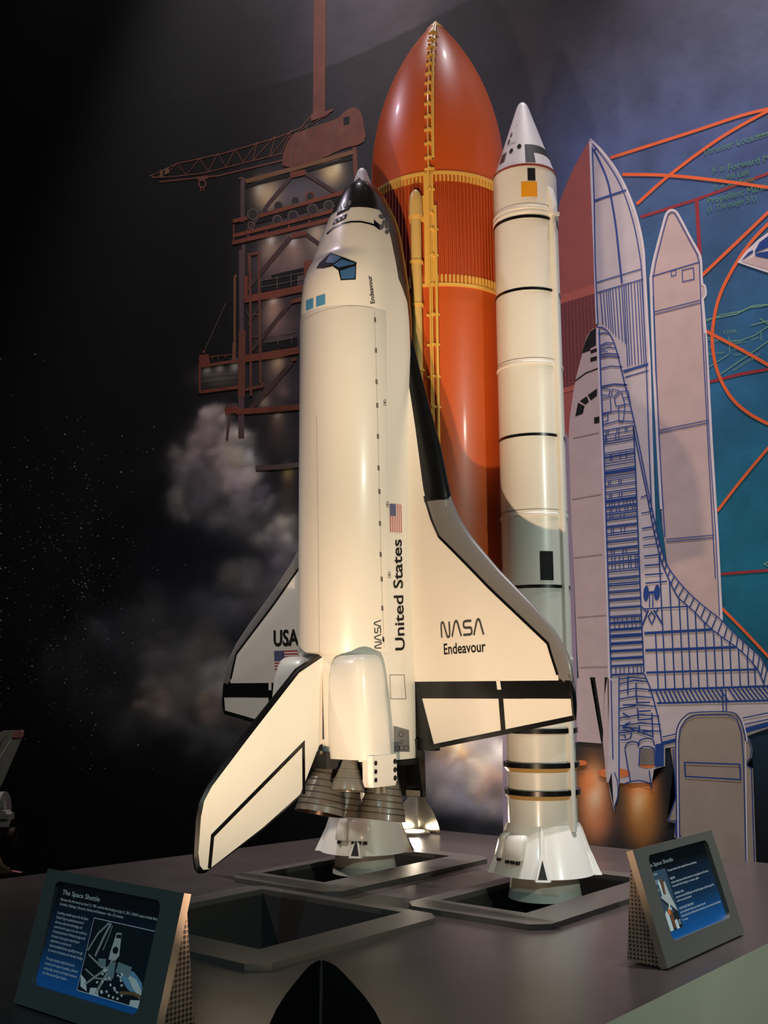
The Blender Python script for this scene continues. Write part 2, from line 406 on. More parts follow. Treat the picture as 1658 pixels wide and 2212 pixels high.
def make_wall(name, s0, s1, z0, z1, ns, nz, off=0.0):
    ss = np.linspace(s0, s1, ns); zz = np.linspace(z0, z1, nz); S, Z = np.meshgrid(ss, zz)
    pts = np.array([wall_pt(a, b, off) for a, b in zip(S.ravel(), Z.ravel())])
    d = pts - CAM_P; zf = d @ CF; ok = zf > 5; zf = np.where(ok, zf, 5)
    U = np.clip(829 + FPX * (d @ CR) / zf, -300, 1900); V = np.clip(1106 - FPX * (d @ CU) / zf, -400, 2400)
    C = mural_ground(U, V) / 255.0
    C = np.where((pts[:, 2] > SEAMZ)[:, None], C * 1.16, C * (0.80 + 0.20 * np.clip((SEAMZ - pts[:, 2]) / 12, 0, 1))[:, None])  # seam shading put into the wall colour: lighter above, darkening below
    L = np.where(C <= 0.04045, C / 12.92, ((C + 0.055) / 1.055) ** 2.4)
    me = bpy.data.meshes.new(name)
    idx = np.arange(ns * nz).reshape(nz, ns)
    fs = np.stack([idx[:-1, :-1], idx[:-1, 1:], idx[1:, 1:], idx[1:, :-1]], -1).reshape(-1, 4)
    me.from_pydata((pts * K).tolist(), [], fs.tolist())
    ca = me.color_attributes.new('pigment', 'FLOAT_COLOR', 'POINT')
    ca.data.foreach_set('color', np.concatenate([L, np.ones((len(L), 1))], 1).ravel())
    me.polygons.foreach_set('use_smooth', [True] * len(me.polygons))
    o = bpy.data.objects.new(name, me); COL.objects.link(o)
    return o
def pigment_mat():
    m = bpy.data.materials.new('mural_pigment'); m.use_nodes = True; n = m.node_tree.nodes; l = m.node_tree.links; b = n['Principled BSDF']
    at = n.new('ShaderNodeAttribute'); at.attribute_name = 'pigment'
    tc = n.new('ShaderNodeTexCoord'); nz = n.new('ShaderNodeTexNoise'); nz.inputs['Scale'].default_value = 7; nz.inputs['Detail'].default_value = 8
    l.new(tc.outputs['Object'], nz.inputs['Vector'])
    mr = n.new('ShaderNodeMapRange'); mr.inputs[1].default_value = .3; mr.inputs[2].default_value = .7; mr.inputs[3].default_value = .88; mr.inputs[4].default_value = 1.1
    l.new(nz.outputs['Fac'], mr.inputs[0])
    mx = n.new('ShaderNodeMix'); mx.data_type = 'RGBA'; mx.blend_type = 'MULTIPLY'; mx.inputs[0].default_value = 1
    l.new(at.outputs['Color'], mx.inputs[6]); l.new(mr.outputs[0], mx.inputs[7]); l.new(mx.outputs[2], b.inputs['Base Color'])
    b.inputs['Roughness'].default_value = 0.75; b.inputs['Specular IOR Level'].default_value = 0.2
    n2 = n.new('ShaderNodeTexNoise'); n2.inputs['Scale'].default_value = 40; l.new(tc.outputs['Object'], n2.inputs['Vector'])
    bp = n.new('ShaderNodeBump'); bp.inputs['Strength'].default_value = .12; bp.inputs['Distance'].default_value = .004
    l.new(n2.outputs['Fac'], bp.inputs['Height']); l.new(bp.outputs['Normal'], b.inputs['Normal'])
    return m
PIGM = pigment_mat()
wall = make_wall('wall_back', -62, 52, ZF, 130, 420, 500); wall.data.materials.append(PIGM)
structure(wall, 'night sky and blue mural wall behind the shuttle models')
fl = MB().add([(-75, -110, ZF), (80, -110, ZF), (80, 20, ZF), (-75, 20, ZF)], [(0, 1, 2, 3)]).build('floor', FLOOR, smooth=0); structure(fl, 'dark gallery floor')
ce = MB().add([(-75, -110, 130), (80, -110, 130), (80, 20, 130), (-75, 20, 130)], [(0, 3, 2, 1)]).build('ceiling', CEIL, smooth=0); structure(ce, 'black gallery ceiling')

# ------------------------------------------------------------------ platform (launch deck)
plat = thing('display_platform', 'grey launch deck platform with three square pits under the models', 'platform', (0, 0, ZF))
XR, YF = 19.85, -33.0
def xl(y): return -18.9 + 0.129 * (y + 3)
HOLES = [(4.09, 9.16, -6.2, 5.4), (-8.84, -3.92, -6.2, 5.4), (-5.19, 4.42, -19.0, -9.68)]
xs = [-9.5, -8.84, -5.19, -3.92, 4.09, 4.42, 9.16, XR]; ys = [YF, -19.0, -9.68, -6.2, 5.4, YW]
mb = MB()
for j in range(len(ys) - 1):
    y0, y1 = ys[j], ys[j + 1]
    mb.add([(xl(y0), y0, ZD), (xs[0], y0, ZD), (xs[0], y1, ZD), (xl(y1), y1, ZD)], [(0, 1, 2, 3)])
    for i in range(len(xs) - 1):
        x0, x1 = xs[i], xs[i + 1]; cx, cy = (x0 + x1) / 2, (y0 + y1) / 2
        if any(a < cx < b and c < cy < d for a, b, c, d in HOLES): continue
        mb.add([(x0, y0, ZD), (x1, y0, ZD), (x1, y1, ZD), (x0, y1, ZD)], [(0, 1, 2, 3)])
mb.build('deck_top', DECK, plat, smooth=0)
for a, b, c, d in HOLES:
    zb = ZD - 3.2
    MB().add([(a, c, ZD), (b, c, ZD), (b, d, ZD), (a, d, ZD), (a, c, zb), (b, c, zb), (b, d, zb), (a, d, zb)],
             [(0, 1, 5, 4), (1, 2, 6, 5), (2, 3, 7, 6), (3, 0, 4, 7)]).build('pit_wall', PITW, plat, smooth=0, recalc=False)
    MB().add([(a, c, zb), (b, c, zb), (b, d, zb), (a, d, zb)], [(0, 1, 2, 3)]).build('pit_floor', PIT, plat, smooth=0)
def pit_frame(inner, outer, h=0.27, ch=0.75):
    a, b, c, d = inner; A, B, C_, D = outer
    top = ZD + h; mb = MB()
    I = [(a, c), (b, c), (b, d), (a, d)]
    O = [(A, C_ + ch), (A + ch, C_), (B - ch, C_), (B, C_ + ch), (B, D - ch), (B - ch, D), (A + ch, D), (A, D - ch)]
    v = [(x, y, top) for x, y in I] + [(x, y, top) for x, y in O] + [(x, y, ZD) for x, y in I] + [(x, y, ZD) for x, y in O]
    f = []
    for k in range(4):
        o0, o1, o2 = 4 + 2 * k, 4 + 2 * k + 1, 4 + (2 * k + 2) % 8
        f += [(k, o0, o1), (k, o1, o2, (k + 1) % 4), (k, (k + 1) % 4, 12 + (k + 1) % 4, 12 + k)]
    f += [(4 + k, 16 + k, 16 + (k + 1) % 8, 4 + (k + 1) % 8) for k in range(8)]
    return mb.add(v, f).build('pit_frame', FRAME, plat, smooth=0)
pit_frame(HOLES[0], (3.1, 11.35, -8.25, 6.6)); pit_frame(HOLES[1], (-9.7, -1.4, -8.25, 6.6)); pit_frame(HOLES[2], (-6.5, 6.45, -21.0, -9.0))
MB().add([(XR, YF, ZD), (XR, YW, ZD), (XR, YW, ZF), (XR, YF, ZF)], [(0, 1, 2, 3)]).build('side_panel', SIDE, plat, smooth=0)
MB().add([(XR, YF, ZD), (xl(YF), YF, ZD), (xl(YF), YF, ZF), (XR, YF, ZF)], [(0, 1, 2, 3)]).build('side_panel', SIDE, plat, smooth=0)
MB().add([(xl(YF), YF, ZD), (xl(YW), YW, ZD), (xl(YW), YW, ZF), (xl(YF), YF, ZF)], [(0, 1, 2, 3)]).build('side_panel', SIDE, plat, smooth=0)
for x0, y0, x1, y1 in ((-9.5, -8.7, 3.0, -8.7), (-0.6, -8.2, -0.6, YW)):   # board joints
    if x0 == x1: mb = MB().box((x0, (y0 + y1) / 2, ZD + .004), (.05, y1 - y0, .012))
    else: mb = MB().box(((x0 + x1) / 2, y0, ZD + .004), (x1 - x0, .05, .012))
    mb.build('deck_joint', MBLACK, plat, smooth=0)

# ------------------------------------------------------------------ floor uplights with folded hoods
BULB = mat('lamp_lens', (255, 236, 200), 0.4, emit=14.0, noise=0)
HOOD = mat('hood_black_metal', (10, 10, 11), 0.32, metal=0.3, noise=0.05)
RIM = mat('lamp_rim', (150, 140, 120), 0.3, metal=0.8)
def lin_(a, b, n): return [a + (b - a) * i / n for i in range(n + 1)]
def uplight(base, yaw, label, power, col, aim, cone, H=3.0, W=1.95):
    t = thing('floor_uplight', label, 'lamp', base, 'floor uplights on the deck')
    c, s = math.cos(yaw), math.sin(yaw)
    def P(a, b, z): return (base[0] + a * c - b * s, base[1] + a * s + b * c, base[2] + z)   # a: across, b: beam direction
    MB().lathe([(0, 0), (1.15, 0), (1.15, .14), (1.0, .2), (0, .2)], P(0, .5, 0), 40).build('base_disc', RIM, t)
    MB().lathe([(0, .2), (.74, .2), (.74, .26), (0, .28)], P(0, .5, 0), 32).build('lens', BULB, t)
    hs = [0, .14, .3, .46, .62, .75, .86, .93, .975, 1.0]; ws = [1.0, .96, .88, .76, .60, .44, .30, .20, .11, .03]
    for inner in (0, 1):
        secs = []
        for h, wv in zip(hs, ws):
            row = []
            for k in range(9):
                q = -1 + k / 4.0; aa = q * W * wv
                fold = abs(q) * 1.35 * wv
                row.append(P(aa, -0.95 + fold + h * .25 + (0.05 if inner else 0), .02 + h * H))
            secs.append(row)
        MB().loft(secs, caps=False, closed=False).build('reflector' if inner else 'hood', STEEL if inner else HOOD, t, smooth=25, recalc=False)
    MB().tube([P(0, -0.97 + h * .25, .02 + h * H) for h in lin_(0, 1, 10)], [.05] * 10 + [.02], 8).build('ridge_highlight', mat('ridge_highlight_metal', (96, 88, 84), .3, metal=.6), t)  # paler strip added along the fold to stand for its highlight
    l = bpy.data.lights.new('uplight_beam', 'SPOT'); l.energy = power; l.color = col; l.spot_size = R_(cone); l.spot_blend = 1.0; l.shadow_soft_size = 0.022
    lo = bpy.data.objects.new('uplight_beam', l); COL.objects.link(lo); lo.parent = t
    p = Vector(P(0, .5, .36)); lo.location = p * K - BASE[t.name]
    lo.rotation_euler = (Vector(aim) - p).normalized().to_track_quat('-Z', 'Y').to_euler()
    return t
uplight((15.2, -26.6, ZD), R_(36), 'black hooded uplight seen from behind at the front of the deck', 215, (1.0, 0.705, 0.46), (-2, 0, 47), 128)
uplight((-13.4, 13.9, ZD), R_(206), 'bright open uplight at the back of the deck beside the wall', 110, (1.0, 0.84, 0.62), (-2, -2, 22), 130)
# ------------------------------------------------------------------ solid rocket boosters
RS = 1.854
def booster(ax, sgn, label):
    t = thing('rocket_booster', label, 'rocket booster', (ax, 0, ZD - 3.2), 'white boosters of the shuttle stack')
    c = (ax, 0, 0)
    body = MB().lathe([(RS, 2.5), (RS, 39.3), (RS - .06, 39.36)], c, 96).build('casing', WHITE, t)
    MB().lathe([(RS - .02, 39.34), (0.36, 43.82), (.27, 44.02), (.15, 44.16), (0, 44.22)], c, 96).build('nose_cone', CONE, t)
    MB().lathe([(RS + .015, 39.28), (RS + .02, 39.42), (RS - .05, 39.44)], c, 96).build('red_band', REDM, t)
    for z, h, d in ((36.21, .17, .035), (31.91, .15, .035), (23.49, .15, .035), (15.1, .17, .035)):
        MB().lathe([(RS, z - h / 2), (RS + d, z - h / 2), (RS + d, z + h / 2), (RS, z + h / 2)], c, 96).build('black_ring', BLACK, t)
    for z in (36.52, 36.78, 27.62, 19.05, 11.2):
        MB().lathe([(RS, z - .11), (RS + .05, z - .06), (RS + .05, z + .06), (RS, z + .11)], c, 96).build('joint_ring', WHITE, t)
    for z, d in ((7.41, .16), (5.62, .2), (4.2, .2)):
        r = MB().lathe([(RS, z - .13), (RS + d, z - .13), (RS + d, z + .13), (RS, z + .13)], c, 96).build('stiffener_ring', BLACK, t)
        if z < 7: MB().lathe([(RS, z - .36), (RS + d - .03, z - .13)], c, 96).build('ring_gusset', SRBY, r)
    MB().lathe([(RS, 2.55), (RS + .03, 2.5), (2.66, 0.1), (2.7, 0), (2.62, -.02), (2.4, .05)], c, 96).build('aft_skirt', WHITE, t)
    MB().lathe([(1.72, .2), (1.74, -.05), (1.95, -1.3), (1.88, -1.3), (1.7, -.05)], c, 72).build('nozzle', mat('nozzle_white_paint', (196, 194, 182), .4, noise=.05, nscale=20), t)
    MB().lathe([(1.2, .1), (1.2, ZD - 3.2)], c, 32, caps=True).build('support_post', MBLACK, t)
    # systems tunnel down the outboard side
    az = -5 if sgn > 0 else 185
    ca, sa = math.cos(R_(az)), math.sin(R_(az))
    def rad(r, z, off=0): return (ax + r * ca - off * sa, r * sa + off * ca, z)
    def bar(z0, z1, wd, r1, name, tip=0):
        secs = []
        for z, k in ((z0, 1), (z1, 1)) if not tip else ((z0, 1), (z1 - tip, 1), (z1, .0)):
            secs.append([rad(RS - .1, z, -wd), rad(RS + r1 * k * .8, z, -wd), rad(RS + r1 * k, z, -wd * .55), rad(RS + r1 * k, z, wd * .55), rad(RS + r1 * k * .8, z, wd), rad(RS - .1, z, wd)])
        return MB().loft(secs).build(name, WHITE, t, smooth=50)
    bar(2.2, 36.6, .19, .24, 'systems_tunnel'); bar(36.6, 38.2, .27, .27, 'tunnel_fairing', tip=1.0)
    MB().box(rad(RS + .1, 36.55), (.5, .6, .2), rot=Matrix.Rotation(R_(az), 3, 'Z')).build('tunnel_collar', WHITE, t)
    # skirt posts with black hollow ends
    for a in (-60, 30, 120, -150):
        ca2, sa2 = math.cos(R_(a)), math.sin(R_(a))
        def q(r, off, z): return (ax + r * ca2 - off * sa2, r * sa2 + off * ca2, z)
        rr = lambda z: interp(z, [0, 2.5], [2.66, RS + .03])
        secs = []
        for z, hw, d in ((2.55, .05, .04), (2.3, .08, .12), (1.25, .10, .15), (0.95, .15, .2), (0.0, .34, .34), (-.06, .36, .36)):
            secs.append([q(rr(z) - .1, -hw * 1.25, z), q(rr(z) + d, -hw, z), q(rr(z) + d, hw, z), q(rr(z) - .1, hw * 1.25, z)])
        po = MB().loft(secs).build('skirt_post', WHITE, t, smooth=30)
        MB().add([q(rr(.98) + .215, 0, .98), q(rr(.08) + .345, .24, .05), q(rr(.08) + .345, -.24, .05)], [(0, 1, 2)]).build('post_opening', MBLACK, po, smooth=0)
    # separation motors
    ab = -108 if sgn > 0 else -66
    for da, hw in ((-17, .34), (10, .62)):
        a = ab + da; ca3, sa3 = math.cos(R_(a)), math.sin(R_(a))
        def q3(r, off, z): return (ax + r * ca3 - off * sa3, r * sa3 + off * ca3, z)
        secs = []
        for z, k, d in ((2.1, .8, .16), (2.0, .95, .34), (1.8, 1, .4), (.95, 1, .36), (.85, .95, .3)):
            r0 = interp(z, [0, 2.5], [2.66, RS]); secs.append([q3(r0 - .2, -hw * k, z), q3(r0 + d * .7, -hw * k, z), q3(r0 + d, -hw * k * .7, z), q3(r0 + d, hw * k * .7, z), q3(r0 + d * .7, hw * k, z), q3(r0 - .2, hw * k, z)])
        pod = MB().loft(secs).build('separation_motor_pod', WHITE, t, smooth=50)
        for o_ in ([-.1] if hw < .5 else [-.36, 0, .36]):
            r0 = interp(.85, [0, 2.5], [2.66, RS]) + .16
            MB().lathe([(.09, .1), (.13, -.14), (.1, -.14), (.06, 0)], q3(r0, o_, .8), 14).build('motor_nozzle', MBLACK, pod)
    return t, body
CY = lambda ax: cyl_fn(ax, 0, lambda z: RS if z < 39.3 else interp(z, [39.34, 43.82], [RS - .02, .36]), .022)
bR, bRbody = booster(6.36, 1, 'white booster on the right with amber square and black patches')
bL, bLbody = booster(-6.36, -1, 'white booster mostly hidden behind the orbiter, skirt under its engines')
fR = CY(6.36)
def rect(a0, a1, z0, z1): return [(a0, z0), (a1, z0), (a1, z1), (a0, z1)]
flat_decal('amber_square', [rect(-64, -36, 37.38, 38.3)], fR, GOLD, bR, 5)
flat_decal('black_patch', [rect(-52.5, -38.5, 38.35, 39.12)], fR, PRINTB, bR, 5)
flat_decal('black_patch', [rect(-50.5, -27.5, 15.42, 17.0)], fR, PRINTB, bR, 5)
flat_decal('black_patch', [rect(-55, -36, 39.55, 40.85), rect(-36, 42, 40.3, 40.85)], fR, PRINTB, bR, 4)
flat_decal('black_patch', [rect(-118, -101, 39.95, 40.6)], fR, BLACK, bR, 4)
for a, z in ((-68, 40.75), (-88, 40.55), (-100, 41.8), (-103, 41.35)):
    flat_decal('port_dot', [ell(a, z, 5.2 if z < 41 else 4.6, .17, 18)], fR, BLACK, bR)
flat_decal('access_panel_line', [q for q in ribbon([(-84, 42.4), (-66 - 14, 42.4), (-76, 41.3), (-80, 41.1), (-108, 41.1)], .035)], fR, PRINT, bR, 3)
flat_decal('access_panel_line', [rect(-180, 180, 36.98, 37.0)], fR, PRINT, bR, 6)
flat_decal('access_panel_line', [rect(-180, 180, 19.3, 19.325)], fR, PRINT, bR, 6)
flat_decal('access_panel_line', [rect(-180, 180, 27.85, 27.875)], fR, PRINT, bR, 6)

# ------------------------------------------------------------------ external tank
RT = 4.2; OG0, OG1 = 41.2, 52.25
RHO = (RT ** 2 + (OG1 - OG0) ** 2) / (2 * RT)
def rt(z):
    if z <= OG0: return RT
    return max(0.02, math.sqrt(max(0, RHO ** 2 - (z - OG0) ** 2)) - (RHO - RT))
tank = thing('fuel_tank', 'large orange fuel tank with ribbed middle section behind the orbiter', 'fuel tank', (0, 0, 10.6))
MB().lathe([(rt(39.7 + (51.7 - 39.7) * i / 40), 39.7 + (51.7 - 39.7) * i / 40) for i in range(41)], (0, 0, 0), 128).build('upper_tank', ORANGE, tank)
MB().lathe([(rt(51.55), 51.55), (rt(51.6) + .05, 51.62), (.1, 52.2), (0, 52.3)], (0, 0, 0), 32).build('nose_spike', CREAM, tank)
MB().lathe([(.02, 10.6), (1.5, 10.8), (2.9, 11.5), (3.8, 12.6), (RT, 14.4), (RT, 32.85)], (0, 0, 0), 128).build('lower_tank', ORANGE, tank)
it = MB().lathe([(RT - .1, 32.7), (RT - .05, 33), (RT - .05, 39.6), (RT - .1, 39.75)], (0, 0, 0), 128).build('intertank_skin', ORANGED, tank)
NS = 112; mb = MB(); mt = MB()
for k in range(NS):
    a = 360.0 * k / NS; ca, sa = math.cos(R_(a)), math.sin(R_(a))
    def q(r, off, z): return (r * ca - off * sa, r * sa + off * ca, z)
    for m_, z0, z1, d, hw in ((mb, 33.3, 39.3, .07, .062), (mt, 32.95, 33.42, .10, .068), (mt, 39.2, 39.66, .10, .068)):
        m_.loft([[q(RT - .08, -hw * 1.3, z), q(RT + d, -hw * .7, z), q(RT + d, hw * .7, z), q(RT - .08, hw * 1.3, z)] for z in (z0, z1)])
st = mb.build('stringers', ORANGED, tank, smooth=30); st['kind'] = 'stuff'
st = mt.build('flange_teeth', CREAM, tank, smooth=30); st['kind'] = 'stuff'
for z in (32.82, 39.74): MB().lathe([(RT, z - .1), (RT + .1, z - .09), (RT + .1, z + .09), (RT, z + .1)], (0, 0, 0), 128).build('flange_ring', CREAM, tank)
for z0, z1 in ((33.0, 33.4), (39.22, 39.62)): MB().lathe([(RT - .02, z0), (RT - .02, z1)], (0, 0, 0), 128).build('flange_band', ORANGED, tank)
# cable tray and rail down the front
def tp(a, z, off=0.0, lat=0.0):
    r = rt(z) + off; ca, sa = math.cos(R_(a)), math.sin(R_(a))
    return (r * ca - lat * sa, r * sa + lat * ca, z)
TA = -59.0
zs = [51.5 - i * .6 for i in range(20)] + [39.6 - i * 1.0 for i in range(18)]
MB().tube([tp(TA - 1.5, z, .2) for z in zs], .055, 8).build('cable_tray', CREAM, tank)
MB().tube([tp(TA - .0, z, .2) for z in zs[20:]], .05, 8).build('pressure_line', CREAM, tank)
zr = [51.6 - i * .55 for i in range(21)]
MB().loft([[tp(TA + 2.2, z, -.05, -.09), tp(TA + 2.2, z, .2, -.09), tp(TA + 2.2, z, .2, .09), tp(TA + 2.2, z, -.05, .09)] for z in zr]).build('pressure_rail', CREAM, tank, smooth=30)
zl = [37.6] + [37 - i for i in range(15)]
MB().tube([tp(TA + 3.4, z, .22) for z in zl], .085, 8).build('pressure_line', CREAM, tank)
MB().loft([[tp(TA - 5.5, z, .1), tp(TA - 5.5, z, .17), tp(TA + 2.0, z, .17), tp(TA + 2.0, z, .1)] for z in (39.7, 37.6)]).build('tray_plate', CREAM, tank, smooth=0)
MB().loft([[tp(TA - 5.5, z, .1), tp(TA - 5.5, z, .17), tp(TA + 4.4, z, .17), tp(TA + 4.4, z, .1)] for z in (37.6, 32.75)]).build('tray_plate', CREAM, tank, smooth=0)
def bracket(z, wd=.3):
    mb = MB(); a = TA - .8 if z > 37.7 else TA + .3
    p = [tp(a, z, d_, l_) for l_, d_ in ((-wd, .02), (-wd, .14), (-wd * .5, .17), (-wd * .25, .32), (wd * .25, .32), (wd * .5, .17), (wd, .14), (wd, .02))]
    return mb.prism(p, (0, 0, .13)).build('tray_bracket', CREAM, tank, smooth=0)
for z in (50.4, 49.6, 48.8, 48.0, 47.3, 46.5, 45.75, 44.95, 44.2, 43.3, 42.4, 41.5, 40.6, 39.9, 38.6, 37.1): bracket(z, .3)
for z in (36.1, 34.5, 32.7, 30.9, 29.1, 27.2, 25.4): bracket(z, .38)
# feed line with domed fairing
FA = -70.0
fz = [37.4, 36.0, 30, 24, 18, 12]
MB().tube([tp(FA, z, .42) for z in fz], .31, 18).build('feed_line', mat('feed_line_cream', (214, 178, 104), .4, coat=.1), tank)
secs = []
for z, r in ((36.9, .44), (37.0, .42), (37.6, .41), (38.1, .37), (38.4, .27), (38.58, .13), (38.63, .02)):
    secs.append([tuple(Vector(tp(FA, z, .42)) + Vector((r * math.cos(2 * math.pi * k / 18), r * math.sin(2 * math.pi * k / 18), 0))) for k in range(18)])
MB().loft(secs).build('feed_line_fairing', MATS['feed_line_cream'], tank, smooth=60)
MB().loft([[tp(FA - 6, z, .08), tp(FA - 6, z, .2), tp(FA + 6, z, .2), tp(FA + 6, z, .08)] for z in (38.3, 36.7)]).build('fairing_plate', CREAM, tank, smooth=0)
for z in (36.85, 34.1, 31.5, 27.6):
    pc = Vector(tp(FA, z, .42)); MB().lathe([(.3, -.07), (.40, -.07), (.40, .07), (.3, .07)], pc, 20).build('clamp_ring', CREAM, tank)
MB().box(tp(12, 38.2, .12), (.5, 1.0, 1.5)).build('attach_fitting', CREAM, tank)
# struts that carry the orbiter and the boosters on the tank
for x in (-1.2, 1.2): MB().tube([(x * .4, -4.1, 31.5), (x * .9, -5.5, 30.5)], .16, 10).build('attach_strut', MBLACK, tank)
for x in (-2.2, 2.2): MB().tube([(x, -3.3, 15.0), (x, -5.6, 14.4)], .2, 10).build('attach_strut', MBLACK, tank)
for x in (-1, 1):
    MB().tube([(x * 4.1, 0, 36.0), (x * 4.55, 0, 36.0)], .25, 10).build('attach_strut', ORANGED, tank)
    MB().tube([(x * 4.1, 0, 15.2), (x * 4.55, 0, 15.2)], .25, 10).build('attach_strut', ORANGED, tank)
# ------------------------------------------------------------------ orbiter
def zo(XO): return 38.53 - (XO - 236) * .0252
def yo(ZO): return -8.55 - (ZO - 400) * .0254
orb = thing('shuttle_orbiter', 'white winged shuttle orbiter standing on its tail with black nose and wing edges', 'spacecraft', (0, -8, 2.0))
STN = [ # XO, half width, top, bottom, height of max width, upper and lower roundness
 (236, 2, 357, 349, 353, 2, 2), (239, 12, 367, 341, 352, 2, 2), (246, 23, 378, 331, 351, 2, 2), (260, 37, 392, 318, 349, 2, 2.1), (285, 53, 407, 304, 346, 2, 2.3),
 (320, 68, 422, 293, 343, 2.15, 2.6), (360, 80, 436, 286, 345, 2.3, 3.0), (400, 88, 449, 283, 350, 2.5, 3.2), (432, 93, 459, 281, 356, 2.6, 3.4),
 (443, 95, 464, 281, 358, 2.55, 3.5), (466, 98, 482, 280, 364, 2.35, 3.7), (494, 101, 495, 279, 372, 2.2, 4.2), (535, 103, 502, 278, 382, 2.1, 4.8), (582, 104, 503, 276, 390, 2.1, 5.4), (800, 104, 503, 276, 390, 2.1, 6), (1306, 104, 503, 276, 390, 2.1, 6),
 (1310, 104, 492, 276, 392, 2.2, 6), (1400, 106, 490, 278, 394, 2.4, 6), (1490, 108, 486, 284, 394, 2.6, 6), (1522, 108, 482, 288, 394, 2.6, 6)]
def section(st, n=72, grow=0.0):
    XO, wd, tp_, bt, cn, nu, nl = st; out = []
    for i in range(n):
        a = 2 * math.pi * i / n; c, s = math.cos(a), math.sin(a)
        e = nu if s >= 0 else nl
        x = (wd + grow) * math.copysign(abs(c) ** (2 / e), c)
        h = cn + ((tp_ - cn + grow) if s >= 0 else (cn - bt)) * math.copysign(abs(s) ** (2 / e), s)
        out.append((x * .0254, yo(h), zo(XO)))
    return out
def stn_at(XO):
    xs_ = [s[0] for s in STN]
    return tuple([XO] + [interp(XO, xs_, [s[k] for s in STN]) for k in range(1, 7)])
def smooth_stn():
    """resample the stations with a smooth (Catmull-Rom style) blend up to the cargo bay"""
    L = [s for s in STN]; out = []
    for i in range(len(L) - 1):
        a, b = L[i], L[i + 1]
        n = 1 if b[0] > 590 else (2 if b[0] - a[0] < 20 else 4)
        p0 = L[max(i - 1, 0)]; p3 = L[min(i + 2, len(L) - 1)]
        for k in range(n):
            t = k / n; row = []
            for j in range(7):
                if j == 0 or n == 1: row.append(a[j] + (b[j] - a[j]) * t); continue
                m1 = (b[j] - p0[j]) / max(1e-6, b[0] - p0[0]) * (b[0] - a[0]) if i > 0 else (b[j] - a[j])
                m2 = (p3[j] - a[j]) / max(1e-6, p3[0] - a[0]) * (b[0] - a[0])
                t2, t3 = t * t, t * t * t
                row.append((2 * t3 - 3 * t2 + 1) * a[j] + (t3 - 2 * t2 + t) * m1 + (-2 * t3 + 3 * t2) * b[j] + (t3 - t2) * m2)
            out.append(tuple(row))
    out.append(L[-1]); return out
# body paint: white above, black tiles below a line that climbs over the nose
def body_mat(bound):
    m = bpy.data.materials.new('orbiter_body_paint'); m.use_nodes = True; n = m.node_tree.nodes; l = m.node_tree.links; b = n['Principled BSDF']
    tc = n.new('ShaderNodeTexCoord'); sp = n.new('ShaderNodeSeparateXYZ'); l.new(tc.outputs['Object'], sp.inputs[0])
    b0 = BASE[orb.name]; z0, z1 = 5.0, 39.0; y0, y1 = -14.0, -4.0
    mz = n.new('ShaderNodeMapRange'); mz.inputs[1].default_value = z0 * K - b0.z; mz.inputs[2].default_value = z1 * K - b0.z; l.new(sp.outputs[2], mz.inputs[0])
    my = n.new('ShaderNodeMapRange'); my.inputs[1].default_value = y0 * K - b0.y; my.inputs[2].default_value = y1 * K - b0.y; l.new(sp.outputs[1], my.inputs[0])
    cr = n.new('ShaderNodeValToRGB'); el = cr.color_ramp.elements
    pts = sorted(((z - z0) / (z1 - z0), (y - y0) / (y1 - y0)) for z, y in bound)
    while len(el) < len(pts): el.new(0.5)
    for e, (p, v) in zip(el, pts): e.position = min(max(p, 0), 1); v = min(max(v, 0), 1); e.color = (v, v, v, 1)
    l.new(mz.outputs[0], cr.inputs[0])
    gt = n.new('ShaderNodeMath'); gt.operation = 'GREATER_THAN'; l.new(my.outputs[0], gt.inputs[0]); l.new(cr.outputs[0], gt.inputs[1])
    mx = n.new('ShaderNodeMix'); mx.data_type = 'RGBA'; l.new(gt.outputs[0], mx.inputs[0])
    mx.inputs[6].default_value = srgb((226, 222, 212)) + (1,); mx.inputs[7].default_value = srgb((30, 28, 27)) + (1,)
    l.new(mx.outputs[2], b.inputs['Base Color']); b.inputs['Roughness'].default_value = .3; b.inputs['Coat Weight'].default_value = .3; b.inputs['Coat Roughness'].default_value = .1
    return m
BOUND = [(5, -6.2), (22, -6.2), (27.5, -6.2), (29.6, -6.3), (30.85, -6.45), (30.95, -6.5), (31.9, -7.1), (32.0, -7.2), (33.5, -7.35), (34.6, -7.45), (35.2, -7.5), (35.6, -7.6), (36.15, -7.9), (36.2, -13.9), (39, -13.9)]
BODY = body_mat(BOUND)
fus = MB().loft([section(s) for s in smooth_stn()]).build('fuselage', BODY, orb, smooth=60)
MB().lathe([(.02, .24), (.09, .22), (.14, .15), (.16, .04), (.16, -.2)], (-.1, yo(359), 38.5), 24).build('nose_cap', mat('nose_cap_paint', (186, 166, 166), .3, coat=.2), orb)
# cargo bay doors: a thin shell over the mid fuselage, one leaf each side
def door(sg):
    secs = []
    for XO in (582, 584, 1304, 1306):
        g = 0.2 if XO in (582, 1306) else 1.1
        full = section(stn_at(min(XO, 1305.9)), 144, g); row = []
        for i in range(1, 37) if sg > 0 else range(36, 72): row.append(full[i])
        secs.append(row)
    return MB().loft(secs, caps=False, closed=False).build('cargo_bay_door', WHITE, orb, smooth=60)
dR, dL = door(1), door(-1)

